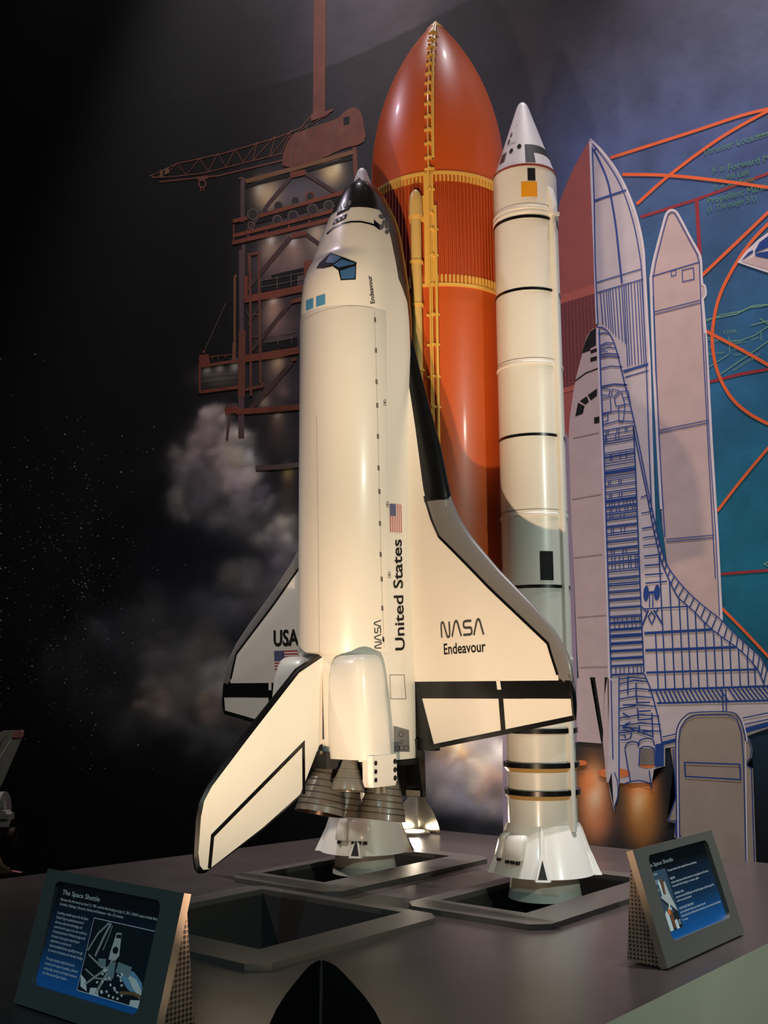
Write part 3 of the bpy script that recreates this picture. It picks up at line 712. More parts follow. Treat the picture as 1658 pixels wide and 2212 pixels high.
# wings (double delta); y is the wing plane
OUTL = [(1.6, 31.2), (2.27, 29.8), (2.99, 27.0), (4.34, 22.6), (4.99, 19.75), (5.35, 18.9), (5.75, 18.25), (6.37, 17.4), (8.04, 15.6), (10.06, 13.68), (11.19, 12.5), (11.75, 11.7), (12.05, 11.0), (12.17, 10.26), (12.22, 9.3)]
INNL = [(1.6, 30.2), (2.0, 28.8), (2.3, 27.6), (3.0, 24.0), (3.76, 19.46), (4.56, 17.66), (7.8, 14.6), (10.99, 11.82), (11.47, 10.27), (11.6, 10.0), (12.22, 9.95)]
OX = [p[0] for p in OUTL]; OZ = [p[1] for p in OUTL]; IX = [p[0] for p in INNL]; IZ = [p[1] for p in INNL]
def LE(x): return interp(x, OX, OZ)
def INN(x): return min(interp(x, IX, IZ), LE(x) - .02)
def TE(x): return 6.6 + (8.2 - 6.6) * (x - 3.6) / (12.17 - 3.6)
ZH1, ZH2 = 10.05, 9.2
def half_t(x): return interp(x, [1.6, 2.6, 5.0, 8, 12.22], [.55, .62, .66, .48, .2])
def prof(t):
    return interp(t, [0, .004, .012, .03, .06, .12, .25, .5, .75, 1.0], [0, .16, .3, .46, .62, .82, 1.0, .92, .55, .13])
def wy(x): return -5.95 - .035 * (x - 3)
def wup(x, z):
    t = (LE(x) - z) / (LE(x) - TE(x)); return wy(x) - half_t(x) * prof(min(max(t, 0), 1))
def wlo(x, z):
    t = (LE(x) - z) / (LE(x) - TE(x)); return wy(x) + .75 * half_t(x) * prof(min(max(t, 0), 1))
def patch(xs_, za, zb, sg, n=8, ends=True, cap_b=True, cap_a=False, pw=1.0):
    """slice of the wing between two chord lines: upper + lower skin, closed at the cut"""
    mb = MB(); rows = []
    for x in xs_:
        a, b = za(x), zb(x)
        zz = [a + (b - a) * (k / n) ** pw for k in range(n + 1)]
        rows.append([(sg * x, wup(x, z), z) for z in zz] + [(sg * x, wlo(x, z), z) for z in zz[::-1]])
    m = 2 * (n + 1)
    vs = [p for r in rows for p in r]; fs = []
    for j in range(len(rows) - 1):
        for i in range(m):
            if i == n and not cap_b: continue
            if i == m - 1 and not cap_a: continue
            fs.append((j * m + i, j * m + (i + 1) % m, (j + 1) * m + (i + 1) % m, (j + 1) * m + i))
    if ends: fs += [tuple(range(m)), tuple((len(rows) - 1) * m + i for i in range(m))]
    return mb.add(vs, fs)
def lin(a, b, n): return [a + (b - a) * i / n for i in range(n + 1)]
XW = lin(1.6, 5.0, 16) + lin(5.1, 11.2, 16) + [11.5, 11.75, 11.95, 12.08, 12.17, 12.22]
def wing(sg):
    main = patch(lin(1.6, 11.47, 34), INN, lambda x: ZH1, sg, 10, cap_a=True).build('wing', WHITE, orb, smooth=35)
    gl = patch([x for x in XW if x <= 5.0], LE, lambda x: max(INN(x), min(19.5, LE(x) - .02)), sg, 12, pw=2.2).build('glove_edge', BLACK, main, smooth=50)
    patch(lin(3.76, 5.0, 6), lambda x: min(19.5, LE(x)), INN, sg, 8, cap_a=True).build('leading_edge_root', RCC, main, smooth=50)
    le = patch([4.99] + [x for x in XW if x > 5.0], LE, lambda x: INN(x) if x < 11.5 else max(9.9, min(INN(x), LE(x) - .02)), sg, 12, pw=2.2).build('leading_edge', RCC, main, smooth=50)
    patch(lin(2.6, 11.47, 12) + [11.8, 12.1, 12.22], lambda x: min(ZH1, LE(x)), lambda x: ZH2, sg, 4).build('hinge_band', BLACK, main, smooth=35)
    tipb = patch([12.05, 12.1, 12.17, 12.225], lambda x: min(10.3, LE(x)), lambda x: TE(x), sg, 6).build('tip_edge', BLACK, main, smooth=35)
    for x0, x1 in ((3.0, 8.02), (8.22, 12.08)):
        el = patch(lin(x0 + (.0), x1, 8), lambda x: ZH2 - .02, lambda x: TE(x) + (0.0), sg, 4, cap_a=True).build('elevon', WHITE, main, smooth=35)
    # trims drawn on the skin
    f = lambda x, z: (sg * x, wup(min(max(x, 1.6), 12.2), z) - .018, z)
    flat_decal('edge_line', ribbon([(x, INN(x) - .03) for x in lin(3.7, 11.45, 16)], .13), f, BLACK, main, 1.0)
    flat_decal('trailing_edge_line', ribbon([(x, TE(x) + .11) for x in lin(3.55, 12.1, 10)], .24), f, BLACK, main, 1.0)
    flat_decal('elevon_gap', [[(7.98, ZH2), (8.26, ZH2), (8.26, TE(8.2)), (7.98, TE(8.2))]], f, BLACK, main, .6)
    flat_decal('elevon_root_gap', [[(2.66, 9.4), (3.02, 9.3), (3.78, TE(3.75)), (2.9, TE(2.9) - .0)]], f, BLACK, main, .6)
    flat_decal('glove_line', ribbon([(3.7, 19.52), (4.95, 19.62)], .12), f, BLACK, main, .5)
    flat_decal('band_notch', [[(7.93, ZH1 + .02), (8.16, ZH1 + .02), (8.2, ZH1 - .42), (7.96, ZH1 - .42)]], lambda x, z: (sg * x, wup(x, z) - .03, z), WHITE, main, .6)
    return main, f
wR, fwR = wing(1); wL, fwL = wing(-1)
MB().add([p for x in (2.2, 3.7) for p in ((x, yo(300), 9.4), (x, yo(282), 9.4), (x, yo(282), 6.5), (x, yo(300), 6.5))], [(0, 1, 2, 3), (4, 5, 6, 7), (0, 1, 5, 4), (1, 2, 6, 5), (2, 3, 7, 6), (3, 0, 4, 7)]).build('wing_root_block', MBLACK, orb, smooth=0)
MB().add([p for x in (-2.2, -3.7) for p in ((x, yo(300), 9.4), (x, yo(282), 9.4), (x, yo(282), 6.5), (x, yo(300), 6.5))], [(0, 1, 2, 3), (4, 5, 6, 7), (0, 1, 5, 4), (1, 2, 6, 5), (2, 3, 7, 6), (3, 0, 4, 7)]).build('wing_root_block', MBLACK, orb, smooth=0)
# wing lettering
flat_decal('wing_wordmark', [[(4.64 + x * .635, 12.28 + y * .78 + (x * .015)) for x, y in p] for p in worm(.16)], fwR, PRINT, wR)
wtx, wmn = text_w('Endeavour')
flat_decal('wing_name', affine(text2d('Endeavour', 1, bold=.014), (4.78 - wmn, 11.42), (2.66 / wtx, .02), (0, .78)), fwR, PRINTB, wR)
wtx, wmn = text_w('USA')
flat_decal('wing_country_code', [[(-x, z) for x, z in p] for p in affine(text2d('USA', bold=.03), (-7.68, 12.2), (2.0 / wtx, 0), (0, 1.28))], lambda x, z: (-x, wup(x, z) - .018, z), PRINTB, wL)
def flag(cnt, o, ux, uy, fn, parent):
    P = []; mi = []
    for i in range(13): P.append([(0, i / 13), (1, i / 13), (1, (i + 1) / 13), (0, (i + 1) / 13)]); mi.append(0 if i % 2 == 0 else 1)
    a = flat_decal('flag', affine(P, o, ux, uy), fn, [FLAGR, FLAGW], parent, None, mi=mi)
    f2 = lambda u, v: tuple(np.array(fn(u, v)) + (np.array(CAM_P) - np.array(fn(u, v))) / np.linalg.norm(np.array(CAM_P) - np.array(fn(u, v))) * .012)
    flat_decal('flag_canton', affine([[(0, 6 / 13), (.42, 6 / 13), (.42, 1), (0, 1)]], o, ux, uy), f2, FLAGB, parent)
    f3 = lambda u, v: tuple(np.array(fn(u, v)) + (np.array(CAM_P) - np.array(fn(u, v))) / np.linalg.norm(np.array(CAM_P) - np.array(fn(u, v))) * .02)
    st_ = []
    for r in range(9):
        for c in range(6 if r % 2 == 0 else 5):
            st_.append(ell((.035 + (c + (0 if r % 2 == 0 else .5)) * .07), 6 / 13 + (r + .6) * (7 / 13) / 9.2, .012, .014, 5))
    flat_decal('flag_stars', affine(st_, o, ux, uy), f3, FLAGW, parent)
flag('L', (-7.6, 10.8), (1.9, 0), (0, 1.1), lambda x, z: (x, wup(-x, z) - .018, z), wL)

# vertical fin
FIN = [(-9.6, 11.6), (-10.75, 11.5), (-12.44, 10.72), (-16.11, 7.5), (-18.2, 5.38), (-18.62, 4.75), (-18.78, 4.04), (-18.86, 2.46), (-18.75, 1.9), (-18.55, 1.68), (-18.2, 1.66), (-14.85, 3.1), (-12.22, 4.5), (-10.85, 7.0), (-9.6, 7.3)]
def fin_t(y, z):
    """half thickness: wedge, thickest along a line behind the leading edge"""
    r = interp(y, [-18.9, -10.7], [.14, .30])
    return r
def fin_pt(sg, y, z, k=1.0): return (sg * fin_t(y, z) * k, y, z)
mb = MB(); n = len(FIN); cen = (-14.2, 6.0)
def shrink(p, d):
    v = Vector((p[0] - cen[0], p[1] - cen[1])); L = v.length; return (p[0] - v.x / L * d, p[1] - v.y / L * d)
ring = [[(0.35 * fin_t(*p) * s, p[0], p[1]) for p in FIN] for s in (1, -1)]
inn = [shrink(p, .22) for p in FIN]
ring2 = [[(fin_t(*p) * s, p[0], p[1]) for p in inn] for s in (1, -1)]
vs = ring[0] + ring[1] + ring2[0] + ring2[1]
fs = []; mi = []
for i in range(n):
    j = (i + 1) % n
    fs.append((i, j, n + j, n + i)); fs.append((i, j, 2 * n + j, 2 * n + i)); fs.append((n + i, n + j, 3 * n + j, 3 * n + i))
fin = MB(); fin.add(vs, fs, 1); fin.add(ring2[0], [tuple(range(n))], 0); fin.add(ring2[1], [tuple(range(n))], 0)
finO = fin.build('tail_fin', [WHITE, BLACK], orb, smooth=25)
ff = lambda y, z: (fin_t(y, z) + .016, y, z); ffl = lambda y, z: (-fin_t(y, z) - .016, y, z)
for fn in (ff, ffl):
    flat_decal('rudder_line', ribbon([(-18.05, 1.85), (-17.9, 3.25), (-12.2, 7.05), (-12.15, 4.62)], .2), fn, BLACK, finO, 1.5)
    flat_decal('fin_root_line', ribbon([(-10.75, 11.2), (-10.75, 7.2)], .22), fn, BLACK, finO)
MB().prism([(-.32, -10.72, 11.4), (.32, -10.72, 11.4), (.62, -10.72, 7.0), (-.62, -10.72, 7.0)], (0, 1.2, 0)).build('fin_fairing', WHITE, orb, smooth=0)

# manoeuvring pods either side of the fin
def pod(sg):
    secs = []
    for z, cx, cy, a, b in ((11.4, 1.9, -9.9, .8, .6), (11.35, 1.9, -9.95, .95, .8), (11.2, 1.9, -10.0, 1.08, .95), (10.85, 1.92, -10.05, 1.18, 1.06), (10.2, 1.97, -10.1, 1.26, 1.15), (8.5, 2.06, -10.1, 1.36, 1.22), (7.2, 2.12, -10.08, 1.41, 1.24), (6.3, 2.15, -10.05, 1.43, 1.22)):
        row = []
        for k in range(40):
            t = 2 * math.pi * k / 40; c, s = math.cos(t), math.sin(t); e = 3.6
            row.append((sg * (cx + a * math.copysign(abs(c) ** (2 / e), c)), cy + b * math.copysign(abs(s) ** (2 / e), s), z))
        secs.append(row)
    p = MB().loft(secs).build('engine_pod', WHITE, orb, smooth=50)
    secs = []
    for z, x0, x1, y0, y1 in ((6.5, 3.1, 3.6, -11.0, -9.0), (5.25, 3.1, 3.62, -10.98, -9.0), (5.0, 3.15, 3.6, -10.9, -9.1)):
        c = .16; secs.append([(sg * x, y, z) for x, y in ((x0, y0), (x1 - c, y0), (x1, y0 + c), (x1, y1), (x0, y1))])
    h = MB().loft(secs).build('thruster_housing', WHITE, p, smooth=30)
    for z in (6.15, 5.75, 5.35):
        MB().lathe([(0, .012), (.115, .012), (.115, 0)], (sg * 3.62, -10.62, z), 16, axis=(sg, 0, 0)).build('thruster_port', MBLACK, h)
        MB().lathe([(0, .012), (.13, .012), (.13, 0)], (sg * 3.62, -9.15, z), 16, axis=(sg, 0, 0)).build('thruster_port', MBLACK, h)
    for yy in (-10.2, -9.75):
        MB().lathe([(.08, .05), (.17, -.42), (.13, -.42), (.05, 0)], (sg * 3.4, yy, 5.1), 16).build('thruster_nozzle', NOZZ, h)
    e = MB().lathe([(.26, .9), (.34, .7), (.5, .2), (.72, -.3), (.83, -.62), (.85, -.78), (.8, -.78), (.7, -.35), (.34, .3)], (sg * 2.2, -11.0, 5.58), 40, axis=(-sg * .05, .16, 1)).build('pod_engine_bell', [NOZZ], p)
    MB().lathe([(.8, -.76), (.6, -.2), (.2, .4)], (sg * 2.2, -11.0, 5.58), 32, axis=(-sg * .05, .16, 1)).build('bell_lining', NOZIN, e)
    for zz, rr in ((.18, .51), (-.28, .72)):
        MB().lathe([(rr, zz - .03), (rr + .025, zz - .03), (rr + .025, zz + .03), (rr - .02, zz + .03)], (sg * 2.2, -11.0, 5.58), 40, axis=(-sg * .05, .16, 1)).build('bell_band', NOZZ, e)
    return p
pR, pL = pod(1), pod(-1)
MB().loft([section((1306.5, 100, 480, 290, 394, 2.4, 6)), section((1330, 100, 484, 290, 394, 2.4, 6))]).build('aft_bulkhead', MBLACK, orb, smooth=60)
MB().prism([(-1.0, -11.3, 6.6), (1.0, -11.3, 6.6), (2.5, -9.4, 6.6), (2.5, -6.1, 6.6), (-2.5, -6.1, 6.6), (-2.5, -9.4, 6.6)], (0, 0, -.8)).build('engine_bulkhead', MBLACK, orb, smooth=0)
# main engine bells
def bell(x, y, z, ax, label=None):
    pr = [(.42, 2.2), (.5, 1.9), (.72, 1.3), (.95, .6), (1.12, 0), (1.22, -.5), (1.26, -.72), (1.2, -.72)]
    b = MB().lathe(pr, (x, y, z), 56, axis=ax).build('main_engine_bell', NOZZ, orb)
    MB().lathe([(1.19, -.7), (1.0, 0), (.6, 1.2), (.3, 1.8), (0, 1.85)], (x, y, z), 40, axis=ax).build('bell_lining', NOZIN, b)
    for q_ in (1.55, 1.2, .85, .52, .2, -.12, -.4):
        r = interp(q_, [-.72, -.5, 0, .6, 1.3, 1.9], [1.26, 1.22, 1.12, .95, .72, .5])
        MB().lathe([(r - .005, q_ - .035), (r + .028, q_ - .02), (r + .028, q_ + .02), (r - .005, q_ + .035)], (x, y, z), 56, axis=ax).build('bell_hoop', NOZZL, b)
    MB().tube([Vector((x, y, z)) + Vector(ax) * 1.9, Vector((x, y, z)) + Vector(ax) * 3.2], [.5, .8], 20).build('engine_mount', MBLACK, b)
    return b
bell(0, -10.55, 4.25, Vector((0, .27, 1)).normalized()); bell(-1.45, -7.55, 3.75, Vector((0, .17, 1)).normalized()); bell(1.45, -7.55, 3.75, Vector((0, .17, 1)).normalized())
# body flap
MB().add([(x, y, z) for x in (-2.75, 2.75) for y, z in ((-6.35, 7.1), (-5.65, 7.1), (-5.55, 4.1), (-5.8, 4.1))], [(0, 1, 2, 3), (4, 7, 6, 5), (0, 4, 5, 1), (1, 5, 6, 2), (2, 6, 7, 3), (3, 7, 4, 0)]).build('body_flap', BLACK, orb, smooth=0)
MB().box((2.25, -6.02, 4.3), (.9, .05, .3)).build('flap_placard', mat('placard_grey', (120, 116, 106), .5), orb)
MB().lathe([(0, .06), (.08, .03), (.09, 0)], (.75, -11.4, 6.6), 14, axis=(0, -1, 0)).build('hold_bolt', RIM, orb)

# --- markings on the body
BV = bvh_of([fus, dR, dL]); sv = seen(BV, .022); sv2 = seen(BV, .035); sv3 = seen(BV, .045)
BVP = bvh_of([fus, dR, pR, wR]); svp = seen(BVP, .02)
flat_decal('window_surround', [[(683, 580), (690, 568), (713.5, 546.5), (741, 556), (739, 558), (770, 567.5), (769, 573), (768, 604.5), (735.5, 606), (730.5, 584.5), (734, 581), (718, 575.5), (714, 577), (697, 580.5)]], sv, PRINTB, orb, 5)
for nm, P in (('windshield_pane', [(714, 549.5), (737.5, 557), (722, 569), (704, 568), (711.5, 551.5)]), ('windshield_pane', [(737.5, 561), (766.5, 569), (761.5, 571.8), (731.6, 578.5), (720.5, 573)]),
              ('windshield_pane', [(734.5, 586), (754, 579), (766.8, 575.8), (765.3, 602.2), (737.5, 603.3)])):
    flat_decal(nm, [P], sv2, WINB, orb, 5)
for P in ([(661.5, 649.5), (677, 643.5), (676.6, 666), (661, 672)], [(683, 641), (702.5, 635), (702.5, 657.5), (683, 663.3)]):
    flat_decal('overhead_window', [P], sv, WINL, orb, 5)
flat_decal('nose_stripe', ribbon([(706, 506), (719.6, 493.5), (739.5, 483.5), (759, 479.5), (779, 479.5), (799, 484), (808, 487), (820, 496)], 3.6), sv, BLACK, orb, 4)
flat_decal('nose_tile_wedge', [[(806.5, 475), (822, 488), (822, 498), (807, 484.5)]], sv, BLACK, orb, 4)
THR = mat('thruster_grey', (92, 92, 94), .4)
flat_decal('thruster_panel', [[(750.5, 462), (747, 473), (717.6, 487.5), (722, 475.5)]], sv, PRINTB, orb, 4)
for cx, cy in ((741.5, 469.5), (733, 473.5), (724.5, 479)): flat_decal('thruster_port', [ell(cx, cy, 3.2, 4.4, 14)], sv2, THR, orb)
flat_decal('thruster_panel', [[(757, 447), (754.5, 453.5), (726.5, 467), (729, 459)]], sv, PRINTB, orb, 4)
for cx, cy in ((754.5, 439), (744, 443), (735, 450)): flat_decal('thruster_port', [ell(cx, cy, 3.6, 6.5, 14, .3)], sv, THR, orb)
for cx, cy, rx, ry in ((823, 469, 7, 4.5), (829, 481, 5, 6), (835, 488, 5, 7), (823, 491, 4.5, 6), (835, 501, 4.5, 6)): flat_decal('thruster_port', [ell(cx, cy, rx, ry, 16, .5)], sv2, THR, orb)
for cx, cy in ((809, 691), (811, 757), (812.5, 825), (814, 876), (815.5, 943), (817, 1011), (818.5, 1062), (820, 1131), (821.5, 1198), (823.5, 1251), (825, 1314), (827, 1381)):
    flat_decal('hinge_mark', [[(cx - 2.2, cy - 5.4), (cx + 1.8, cy - 5), (cx + 2.2, cy + 5.4), (cx - 1.8, cy + 5)]], sv, PRINTB, orb)
flat_decal('door_seam', ribbon([(808, 672), (812, 800), (817, 1000), (823, 1250), (829, 1408)], .9), sv, SEAM, orb, 30)
flat_decal('door_seam', ribbon([(641, 703), (655, 691), (680, 678), (710, 668), (745, 662), (780, 661), (806, 666)], 1.3), sv, SEAM, orb, 8)
flat_decal('door_seam', ribbon([(684, 900), (688, 1200), (690, 1408)], 1.2), sv, SEAM, orb, 30)
def vtext(name, s, p0, p1, h, m, sy=1.0, fn=None):
    """lettering that runs up the side from p0 to p1 (survey points), cap height h"""
    wx, mn = text_w(s); ux = ((p1[0] - p0[0]) / wx, (p1[1] - p0[1]) / wx); L = math.hypot(*ux)
    uy = (ux[1] / L * h / .73, -ux[0] / L * h / .73 + 0.0)
    o = (p0[0] - mn * ux[0], p0[1] - mn * ux[1])
    return flat_decal(name, affine(text2d(s, bold=.016), o, ux, uy), fn or sv, m, orb)
vtext('country_name', 'United States', (873, 1404), (866, 1166), 21, PRINTB)
vtext('ship_name', 'Endeavour', (808.5, 655), (801.5, 596), 9.5, PRINTB)
flat_decal('side_wordmark', affine(worm(.17), (823, 1400), (-.3, -14.1), (-14.2, .3)), sv, PRINT, orb)
flag('S', (865.5, 1090), (1.5, 61), (-25, -1.5), sv, orb)
for cx, cy in ((830, 870), (836, 1090), (840, 1242)):
    flat_decal('service_mark', ribbon([(cx - 2, cy - 6), (cx + 2, cy - 6), (cx + 2.4, cy + 6), (cx - 1.6, cy + 6)], .8, True) + [ell(cx, cy, 1.4, 1.6, 8)], sv, PRINT, orb)
flat_decal('panel_outline', ribbon([(841, 1458), (872, 1458), (876, 1510), (843, 1510)], .9, True), svp, PRINT, orb, 8)
flat_decal('umbilical_panel', [[(849, 1568), (882, 1577), (884, 1624), (851, 1624)]], svp, GPANEL, orb, 8)
svp2 = seen(BVP, .035)
for cx, cy, r in ((865, 1586, 5), (866, 1603, 3.2), (857, 1616, 4.6), (866.5, 1615, 4.6), (876, 1616, 4.6)):
    flat_decal('umbilical_port', ribbon(ell(cx, cy, r, r * 1.15, 16), .8, True), svp2, PRINTB, orb)
# ------------------------------------------------------------------ mural: flat painted figures on the wall
def paint(name, col, nz=.09): return mat('paint_' + name, col, .75, noise=nz, nscale=11.0, spec=.2)
PW = paint('pale', (186, 178, 184)); PW2 = paint('pale_warm', (186, 166, 166)); PWB = paint('pale_border', (204, 198, 208)); PBL = paint('line_blue', (50, 74, 142)); PBD = paint('deep_blue', (28, 62, 130))
POR = paint('orange', (214, 96, 52)); PRD = paint('red', (142, 46, 54)); PGR = paint('green', (74, 128, 100)); PGL = paint('green_pale', (104, 150, 126)); PTR = paint('tank_red', (160, 86, 80)); PTS = paint('tank_salmon', (178, 96, 84)); PTD = paint('tank_rib', (124, 64, 64)); PTD2 = paint('tank_rib_dark', (104, 52, 56))
PBK = paint('black', (14, 14, 18)); PTE = paint('teal', (36, 92, 132)); PLV = paint('lavender', (146, 132, 152)); PSH = paint('beige', (150, 138, 128)); PFL = paint('flame', (214, 120, 70)); PGY = paint('grey', (120, 112, 108))
TB = paint('tower_brown', (112, 68, 58), .22); TB2 = paint('tower_rust', (122, 66, 52), .22); TD = paint('tower_dark', (78, 58, 60), .22); TP = paint('tower_plum', (92, 74, 80), .22); TK = paint('tower_black', (26, 23, 28)); TY = paint('tower_tan', (118, 84, 60)); TG = paint('tower_grey', (104, 88, 84))
def wall_fn(layer):
    def fn(u, v, k=0):
        s, z = wall_hit(u, v); return wall_pt(s, z, .006 + .008 * layer + .0001 * k)
    return fn
_MM = {}
def fig(name, polys, m, layer, label=None, step=24):
    o = flat_decal(name, polys, wall_fn(layer), m, wall, step, lift=True)
    if label: o['label'] = label
    return o
def R1(*pts, w=2.5, closed=False): return ribbon(list(pts), w * 1.18, closed)
def densify(pts, n=6):
    """smooth curve through the points"""
    P = [Vector(p) for p in pts]; out = []
    for i in range(len(P) - 1):
        a, b = P[i], P[i + 1]; m0 = (P[i + 1] - P[max(i - 1, 0)]) / 2; m1 = (P[min(i + 2, len(P) - 1)] - P[i]) / 2
        for k in range(n):
            t = k / n; t2, t3 = t * t, t * t * t
            out.append(tuple((2 * t3 - 3 * t2 + 1) * a + (t3 - 2 * t2 + t) * m0 + (-2 * t3 + 3 * t2) * b + (t3 - t2) * m1))
    out.append(tuple(P[-1])); return out

# --- right: cut-away blueprint of a shuttle stack
L1, L2, L3, L4, L5, L6 = 1, 2, 3, 4, 5, 6
fig('painted_tank', [[(1274, 301), (1258, 328), (1240, 360), (1222, 400), (1209, 435), (1203, 470), (1200, 560), (1200, 980), (1300, 980), (1288, 700), (1281, 500), (1277, 400)]], PTR, L1, 'painted red half of a fuel tank on the mural')
fig('painted_tank_band', [[(1205, 640), (1283, 613), (1284, 634), (1207, 657)], [(1210, 842), (1246, 831), (1243, 842), (1212, 851)]], PTS, L2)
fig('painted_tank_ribs', [[(1207, 657), (1284, 634), (1287, 712), (1262, 745), (1248, 825), (1210, 838)]], PTD, L2)
fig('painted_rib_lines', [q for i in range(10) for q in R1((1212 + i * 7.6, 657 - i * 2.2), (1218 + i * 7.4, 836 - i * 2.6 - (0 if i < 4 else (i - 3) * 17)), w=2)], PTD2, 2.4)
ETO = densify([(1274, 301), (1300, 327), (1330, 367), (1355, 415), (1375, 470), (1388, 530), (1392, 585), (1398, 700), (1403, 800), (1407, 950), (1414, 1150)])
fig('painted_tank_section', [ETO + [(1310, 1150), (1300, 960), (1290, 700), (1281, 500), (1277, 400)]], PW, L1, 'painted white blueprint half of a fuel tank on the mural')
fig('painted_tank_border', R1(*ETO, w=4.5) + R1((1274.5, 303), (1278, 400), (1283, 520), (1289, 700), w=4.5), PWB, L2)
ln = R1((1279, 318), (1283, 430), (1285, 560), (1291, 700), w=2.4) + ribbon(densify([(1280, 311), (1305, 343), (1330, 381), (1350, 424), (1368, 482), (1380, 542), (1386, 592), (1391, 700), (1396, 800), (1401, 950), (1409, 1150)]), 2.4)
ln += ribbon(densify([(1283, 325), (1300, 360), (1313, 395), (1322, 440), (1330, 490), (1336, 545), (1343, 612)]), 4.2) + R1((1283, 434), (1352, 411), w=3.8) + R1((1289, 610), (1386, 581), w=2) + R1((1290, 632), (1389, 603), w=2) + R1((1280, 324), (1289, 320), w=2)
for i in range(17):
    t = i / 16.0; x = 1296 + t * 90 + (1.5 * math.sin(i)); ln += R1((x, 630 - t * 27), (x + 6 + 4 * t, (700 + t * 84 if t < .55 else 800 - t * 16)), w=1.7)
ln += R1((1346, 803), (1402, 786), w=5) + R1((1350, 815), (1402, 800), w=2)
fig('painted_tank_lines', ln, PBL, 2.5)
fig('painted_gap', [[(1401, 640), (1411, 640), (1417, 850), (1424, 1020), (1429, 1128), (1417, 1060), (1408, 800)]], PTE, L2)
SRO = densify([(1405, 600), (1412, 560), (1432, 484), (1439, 462), (1448, 454), (1458, 456), (1467, 468), (1490, 512), (1509, 546), (1514, 565), (1516, 610), (1522, 618), (1524, 636), (1517, 646)], 4)
SRP = SRO + [(1524, 720), (1535, 950), (1548, 1160), (1558, 1350), (1450, 1300), (1430, 1130), (1420, 960), (1411, 780)]
fig('painted_booster', [SRP], PW2, L1, 'painted white blueprint booster on the mural')
fig('painted_booster_border', ribbon(SRO, 4.5) + R1((1517, 646), (1525, 740), (1536, 950), (1549, 1160), (1558, 1340), w=5) + R1((1405, 600), (1412, 800), (1420, 960), (1428, 1100), w=4.5), PWB, L2)
ln = R1((1408, 597), (1511, 566), w=2) + R1((1449, 586), (1459, 583), (1460, 594), (1450, 597), w=1.6, closed=True) + R1((1473, 584), (1497, 578), (1499, 603), (1474, 609), w=1.8, closed=True)
for a, b, c, d in ((1411, 674, 1514, 648), (1424, 929, 1529, 908), (1438, 1165, 1542, 1156)): ln += R1((a, b), (c, d), w=1.7) + R1((a, b + 6), (c, d + 6), w=1.7)
ln += R1((1410, 602), (1417, 562), (1436, 486), (1443, 464), (1450, 459), (1457, 461), (1464, 473), (1487, 516), (1505, 549), (1510, 568), (1513, 640), (1520, 780), (1531, 1000), (1545, 1250), w=1.8) + R1((1410, 602), (1417, 800), (1426, 1000), (1436, 1160), w=1.8) + R1((1522, 720), (1532, 950), (1546, 1160), (1554, 1330), w=1.6)
fig('painted_booster_lines', ln, PBL, 2.5)
fig('painted_far_booster', [[(1140, 470), (1162, 500), (1185, 600), (1215, 640), (1222, 1000), (1228, 1500), (1230, 1800), (1110, 1812), (1087, 1813), (1085, 1600), (1087, 1000), (1090, 600), (1115, 500)]], PLV, .5, 'painted lavender booster mostly behind the real booster')
# orbiter figure
OL = densify([(1290, 707), (1276, 714), (1264, 736), (1256, 770), (1248, 800), (1241, 830), (1235, 870), (1230, 910), (1228, 960), (1230, 1000), (1233, 1100), (1240, 1250), (1246, 1400), (1250, 1466)], 4)
fig('painted_wing_shade', [[(1222, 930), (1232, 960), (1236, 1150), (1246, 1450), (1247, 1604), (1215, 1604), (1212, 1300), (1218, 1000)]], PLV, L2)
fig('painted_orbiter', [OL + [(1316, 1466), (1307, 1200), (1300, 960), (1293, 800)]], PW2, L3, 'painted half of a shuttle orbiter on the mural')
fig('painted_orbiter_marks', [[(1287, 708), (1275, 716), (1264, 738), (1257, 763), (1275, 757), (1275, 752), (1287, 746)], [(1275, 757), (1289, 752), (1289, 759), (1276, 764)], [(1275, 773), (1289, 769), (1289, 778), (1275, 782)],
   [(1269.6, 853.6), (1289.6, 839.3), (1289.2, 854.4), (1276.3, 864.9)], [(1252.2, 866.4), (1267.3, 855.9), (1271.8, 867.9), (1264.3, 874)], [(1248.4, 870.2), (1262.5, 877), (1258.6, 893.6), (1242.4, 899.3)], [(1282.8, 902.3), (1294.4, 899.6), (1294.4, 913.2), (1283.4, 915.1)]]
   + R1((1242, 823), (1265, 806), (1291, 796), w=2), PBK, L4)
fig('painted_orbiter_seams', [q for a, b, c, d in ((1237, 947, 1293, 935), (1236, 1079, 1298, 1068), (1240, 1205, 1301, 1198), (1247, 1334, 1309, 1329), (1252, 1442, 1313, 1440)) for q in R1((a, b), (c, d), w=1.2)], PGY, L4)
ORR = densify([(1290, 707), (1304, 709), (1317, 722), (1328, 745), (1340, 790), (1352, 840), (1365, 890), (1380, 960), (1400, 1060), (1411, 1110), (1424, 1170), (1435, 1205), (1450, 1236), (1487, 1280), (1529, 1317), (1556, 1338), (1592, 1374), (1622, 1401), (1643, 1421), (1660, 1452)], 3)
fig('painted_orbiter_section', [ORR + [(1668, 1480), (1668, 1570), (1612, 1590), (1436, 1616), (1436, 1655), (1412, 1662), (1408, 1690), (1350, 1692), (1318, 1690), (1316, 1466), (1307, 1200), (1300, 960), (1293, 800)]], PW, L3, 'painted blueprint half of a shuttle orbiter on the mural')
fig('painted_centre_line', R1((1291, 708), (1295, 830), (1301, 960), (1307, 1150), (1313, 1330), (1316, 1466), w=4.5), PWB, L4)
ln = R1((1294, 712), (1298, 830), (1304, 960), (1310, 1150), (1316, 1330), (1320, 1464), w=2.6)
ln += ribbon(ORR, 2.6)
